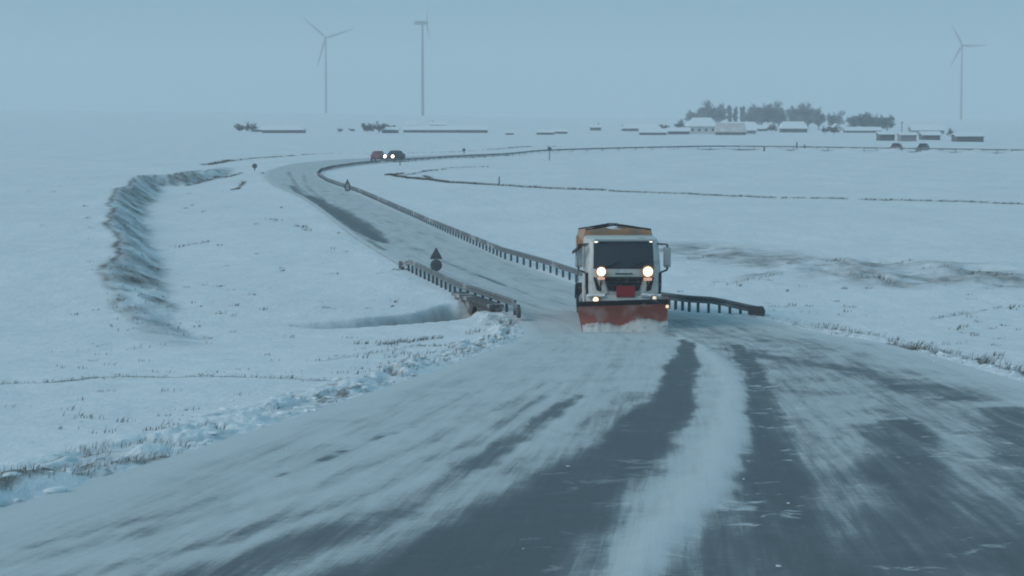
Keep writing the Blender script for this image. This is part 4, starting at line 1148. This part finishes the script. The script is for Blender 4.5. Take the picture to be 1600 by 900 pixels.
house(393, 412, 206, 202, 198, 'small dark shed left of the low barn among bushes', 'wall_dark', 'snow', 5, name='shed', cat='shed', group=FB)
house(567, 584, 205, 200, 195, 'small snowy house in the grey thicket', 'wall_grey', 'snow', 6, gable=True, chimney=0.0, name='house', group=FB)
house(596, 622, 208, 203, 199, 'low dark shed at the right of the grey thicket', 'wall_dark', 'snow', 6, name='shed', cat='shed', group=FB)
house(630, 762, 207.5, 203, 197, 'very long low barn with snowy roof and dark wall', 'wall_dark', 'snow', 9, name='barn', cat='barn', group=FB, windows=9)
house(634, 652, 200, 195.5, 191.5, 'snowy roof behind the very long barn, left one', 'wall_dark', 'snow', 6, name='house', group=FB)
house(672, 697, 200, 195, 191, 'dark house behind the very long barn, right one', 'wall_dark', 'snow', 6, chimney=-0.7, name='house', group=FB)
house(789, 803, 210.5, 208, 206, 'tiny low snowy hut right of the very long barn', 'wall_dark', 'snow', 4, name='hut', cat='hut', group=FB)
house(838, 866, 210.5, 207, 203.5, 'low dark shed with snowy roof, left of a pair', 'wall_dark', 'snow', 5, name='shed', cat='shed', group=FB)
house(860, 887, 209, 205.5, 201.5, 'dark shed with a raised gable, right of a pair', 'wall_dark', 'snow', 5, name='shed', cat='shed', group=FB, hip=0.4)
house(922, 940, 204, 199, 195, 'small dark house alone left of the village', 'wall_dark', 'snow', 6, name='house', group=FB, chimney=0.5)
house(972, 1032, 205, 200.5, 195, 'long dark house at the left end of the village', 'wall_dark', 'snow', 7, windows=4, hip=0.15)
house(1000, 1042, 211, 207, 201.5, 'low house with bright snowy roof in front of the long dark house', 'wall_dark', 'snow', 7, windows=2)
house(1044, 1078, 210, 205, 200, 'bluish dark shed left of the gabled white house', 'wall_dark', 'snow', 6, name='shed', cat='shed')
house(1074, 1122, 209.5, 197, 184.5, 'largest white house with a steep snowy hipped roof before the first trees', 'wall_white', 'snow', 8, windows=4, chimney=0.45, hip=0.45)
house(1120, 1166, 211, 206, 193, 'house with pinkish snow-dusted roof beside the largest house', 'wall_dark', 'roof_pink', 8, windows=3, hip=0.12)
house(1152, 1182, 209, 203.5, 195, 'pale house right of the pinkish roof', 'wall_grey', 'snow', 7, windows=2)
house(1136, 1180, 203, 198, 191, 'house behind the pinkish roof showing its snowy ridge', 'wall_brown', 'snow', 7, chimney=0.3)
house(1180, 1200, 205, 201, 196, 'low dark outbuilding below the second clump of trees', 'wall_dark', 'snow', 5, name='shed', cat='shed')
house(1199, 1214, 204, 198, 191.5, 'small white gabled house below the second clump of trees', 'wall_white', 'snow', 6, gable=True)
house(1221, 1262, 207, 200.5, 190.5, 'house with wide bright snowy roof below the third clump', 'wall_dark', 'snow', 8, windows=2, hip=0.25)
house(1300, 1316, 205, 200, 193.5, 'small white gabled house under the lone small tree', 'wall_white', 'snow', 6, gable=True)
house(1321, 1378, 207.5, 204, 199, 'long dark low building below the long fourth clump', 'wall_dark', 'snow', 7, windows=5, name='barn', cat='barn')
house(1374, 1399, 220, 210, 206.5, 'dark block-like shed, left of three in the front row', 'wall_dark', 'snow', 6, name='shed', cat='shed')
house(1407, 1433, 221, 211, 207.5, 'grey block-like shed, middle of three in the front row', 'wall_grey', 'snow', 6, name='shed', cat='shed')
house(1441, 1470, 219, 211, 206, 'dark grey shed, right of three in the front row', 'wall_dark', 'snow', 6, name='shed', cat='shed')
house(1425, 1476, 209, 203.5, 196, 'snowy roofed house behind the three front sheds', 'wall_grey', 'snow', 8, windows=2)
house(1494, 1538, 222, 213, 208.5, 'last dark barn at the right end of the village', 'wall_dark', 'snow', 7, name='barn', cat='barn')
def pole(px, yb, yt, label):
    p = ground(px, yb); h = (yb - yt) / FPX * p[1]
    T = thing('utility_pole', (p[0], p[1], gz(*p)), 0, label, 'pole', 'utility poles')
    MB().tube((0, 0, -0.5), (0, 0, h), 0.16, 0.12, 8).build('pole', M['bark'], T)
    MB().box((0, 0, h - 0.5), (1.4, 0.1, 0.12)).build('crossarm', M['bark'], T)
pole(1409, 213, 190, 'wooden utility pole between the front sheds')

# ------------------------------------------------------------------ dry grass, snow clods
def grass():
    rng = np.random.default_rng(4)
    V, F = [], []
    pts, hs, ws = [], [], []
    for pl, sp, dn, h, so in WEED_LINES:
        c = np.concatenate([[0], np.cumsum(np.hypot(*np.diff(pl, axis=0).T))])
        n = int(min(5000, c[-1] * dn))
        s = rng.uniform(0, c[-1], n)
        gap = vnoise(s * 0.45, s * 0, int(c[-1] * 10)) > (0.33 if dn < 30 or dn > 70 or h < 0.27 else 0.08)
        s = s[gap]; n = len(s)
        P = np.stack([np.interp(s, c, pl[:, 0]), np.interp(s, c, pl[:, 1])], -1) + rng.normal(0, sp * 0.55, (n, 2))
        pts.append(P); hs.append(np.full(n, h if h < 0.22 else h * 0.6)); ws.append(np.clip(P[:, 1] * 0.00013, 0.003, 0.05))
    # lone tufts on the meadow left of the bridge, on the right field and on the near banks
    for (x0, x1, y0, y1, n, h) in ((240, 640, 290, 540, 60, 0.10), (100, 560, 540, 690, 60, 0.06), (1060, 1600, 440, 540, 50, 0.09), (560, 830, 535, 600, 110, 0.08), (1200, 1600, 500, 570, 40, 0.10), (0, 200, 300, 520, 14, 0.08)):
        for _ in range(n):
            p = ground(rng.uniform(x0, x1), rng.uniform(y0, y1))
            k = rng.integers(4, 14)
            P = p + rng.normal(0, 0.10, (k, 2))
            pts.append(P); hs.append(np.full(k, h * rng.uniform(0.5, 1.4))); ws.append(np.full(k, np.clip(p[1] * 0.00018, 0.006, 0.05)))
    # the bank face, tufts hanging down it
    i = rng.integers(4, len(BANK) - 8, 420); f = rng.random(420)[:, None]
    P = BANK[i] * (1 - f) + BANK[i + 1] * f
    P = P + np.stack([-rng.uniform(0.2, 2.6, 420), rng.normal(0, 0.5, 420)], -1)
    pts.append(P); hs.append(rng.uniform(0.04, 0.12, 420)); ws.append(np.full(420, 0.02))
    P = np.vstack(pts); H = np.concatenate(hs); W = np.concatenate(ws)
    s, _ = road_s(P[:, 0], P[:, 1])
    keep = s > 0.25
    P, H, W = P[keep], H[keep], W[keep]
    Z = land(P[:, 0], P[:, 1])[0]
    n = len(P)
    H = H * rng.uniform(0.4, 1.3, n)
    a = rng.uniform(0, math.pi, n); lean = rng.normal(0, 0.45, (n, 2)) * H[:, None] + np.array([0.55, -0.10]) * H[:, None]
    dx, dy = np.cos(a) * W, np.sin(a) * W
    b0 = np.stack([P[:, 0] - dx, P[:, 1] - dy, Z - 0.03], -1); b1 = np.stack([P[:, 0] + dx, P[:, 1] + dy, Z - 0.03], -1)
    m0 = np.stack([P[:, 0] - dx * .6 + lean[:, 0] * .4, P[:, 1] - dy * .6 + lean[:, 1] * .4, Z + H * 0.6], -1)
    m1 = np.stack([P[:, 0] + dx * .6 + lean[:, 0] * .4, P[:, 1] + dy * .6 + lean[:, 1] * .4, Z + H * 0.6], -1)
    tp = np.stack([P[:, 0] + lean[:, 0], P[:, 1] + lean[:, 1], Z + H], -1)
    V = np.stack([b0, b1, m1, m0, tp], 1).reshape(-1, 3)
    k = np.arange(n) * 5
    q = np.stack([k, k + 1, k + 2, k + 3], -1); t = np.stack([k + 3, k + 2, k + 4], -1)
    me = bpy.data.meshes.new('dry_grass')
    me.from_pydata(V.tolist(), [], q.tolist() + t.tolist())
    me.materials.append(M['grass'])
    o = bpy.data.objects.new('dry_grass', me); COL.objects.link(o)
    tag(o, 'dry brown grass and weeds poking through the snow', 'grass', kind='stuff')
grass()

def clods():
    import bmesh
    rng = random.Random(21)
    bm = bmesh.new(); bmesh.ops.create_icosphere(bm, subdivisions=2, radius=1.0)
    bv = [v.co.copy() for v in bm.verts]; bf = [tuple(v.index for v in f.verts) for f in bm.faces]; bm.free()
    mb = MB(); spots = []
    def scatter(edge_pts, off, n, y0, y1, s0, s1):
        for _ in range(n):
            y = rng.uniform(y0, y1)
            x = float(np.interp(y, edge_pts[:, 1], edge_pts[:, 0])) + off + rng.gauss(0, 0.32)
            spots.append((x, y, rng.uniform(s0, s1) * rng.uniform(0.5, 1.0)))
    kL, kR = EL[:14 * 8], ER[:14 * 7]
    scatter(kL, -0.5, 190, 14, 78, 0.02, 0.075)
    scatter(kL, -1.3, 80, 30, 76, 0.02, 0.07)
    scatter(kR, 0.7, 240, 28, 74, 0.02, 0.075)
    for _ in range(24):                          # loose lumps dropped on the road between the tracks
        y = 14 + 50 * rng.random() ** 1.6
        k = rng.random()
        xl, xr = float(np.interp(y, kL[:, 1], kL[:, 0])), float(np.interp(y, kR[:, 1], kR[:, 0]))
        spots.append((xl + (xr - xl) * k, y, rng.uniform(0.006, 0.013)))
    X = np.array([s[0] for s in spots]); Y = np.array([s[1] for s in spots])
    Z = land(X, Y)[0]
    sr, _ = road_s(X, Y)
    zr = base_h(X, Y) + 0.03
    for (x, y, s), z, q, z2 in zip(spots, Z, sr, zr):
        if q > 0 or s < 0.03:
            zz = z if q > 0 else z2
            a = rng.gauss(0, 0.5); ca, sa = math.cos(a), math.sin(a)
            sx, sy, sz = s * rng.uniform(0.8, 1.5), s * rng.uniform(0.9, 2.4), s * rng.uniform(0.3, 0.6)
            vs = []
            for v in bv:
                k = rng.uniform(0.86, 1.12) * (1 + 0.22 * math.sin(3.1 * v.x + x * 7) * math.cos(2.7 * v.y + y * 5))
                px_, py_ = v.x * sx * k, v.y * sy * k
                vs.append((x + px_ * ca - py_ * sa, y + px_ * sa + py_ * ca, zz + 0.25 * sz + v.z * sz * k))
            mb.add(vs, bf)
    o = mb.build('snow_clods', M['snow'], recalc=False, smooth=50)
    tag(o, 'broken lumps of ploughed snow along both road edges', 'snow', kind='stuff')
clods()

# ------------------------------------------------------------------ the snowy air
hz = MB().box((0, 0, (175 - 4) / 2 - 0.0), (13000, 13000, 175 + 4)).build('haze', M['snow'])
hz.data.materials.clear()
hm = bpy.data.materials.new('snow_haze'); hm.use_nodes = True
hn, hl = hm.node_tree.nodes, hm.node_tree.links
hn.clear()
pv = hn.new('ShaderNodeVolumePrincipled'); pv.inputs['Color'].default_value = (0.97, 0.985, 1.0, 1); pv.inputs['Density'].default_value = 0.00043; pv.inputs['Anisotropy'].default_value = 0.0
ho_ = hn.new('ShaderNodeOutputMaterial'); hl.new(pv.outputs[0], ho_.inputs['Volume'])
hz.data.materials.append(hm)
tag(hz, 'thin blowing snow haze over the whole plain', 'haze', kind='stuff')
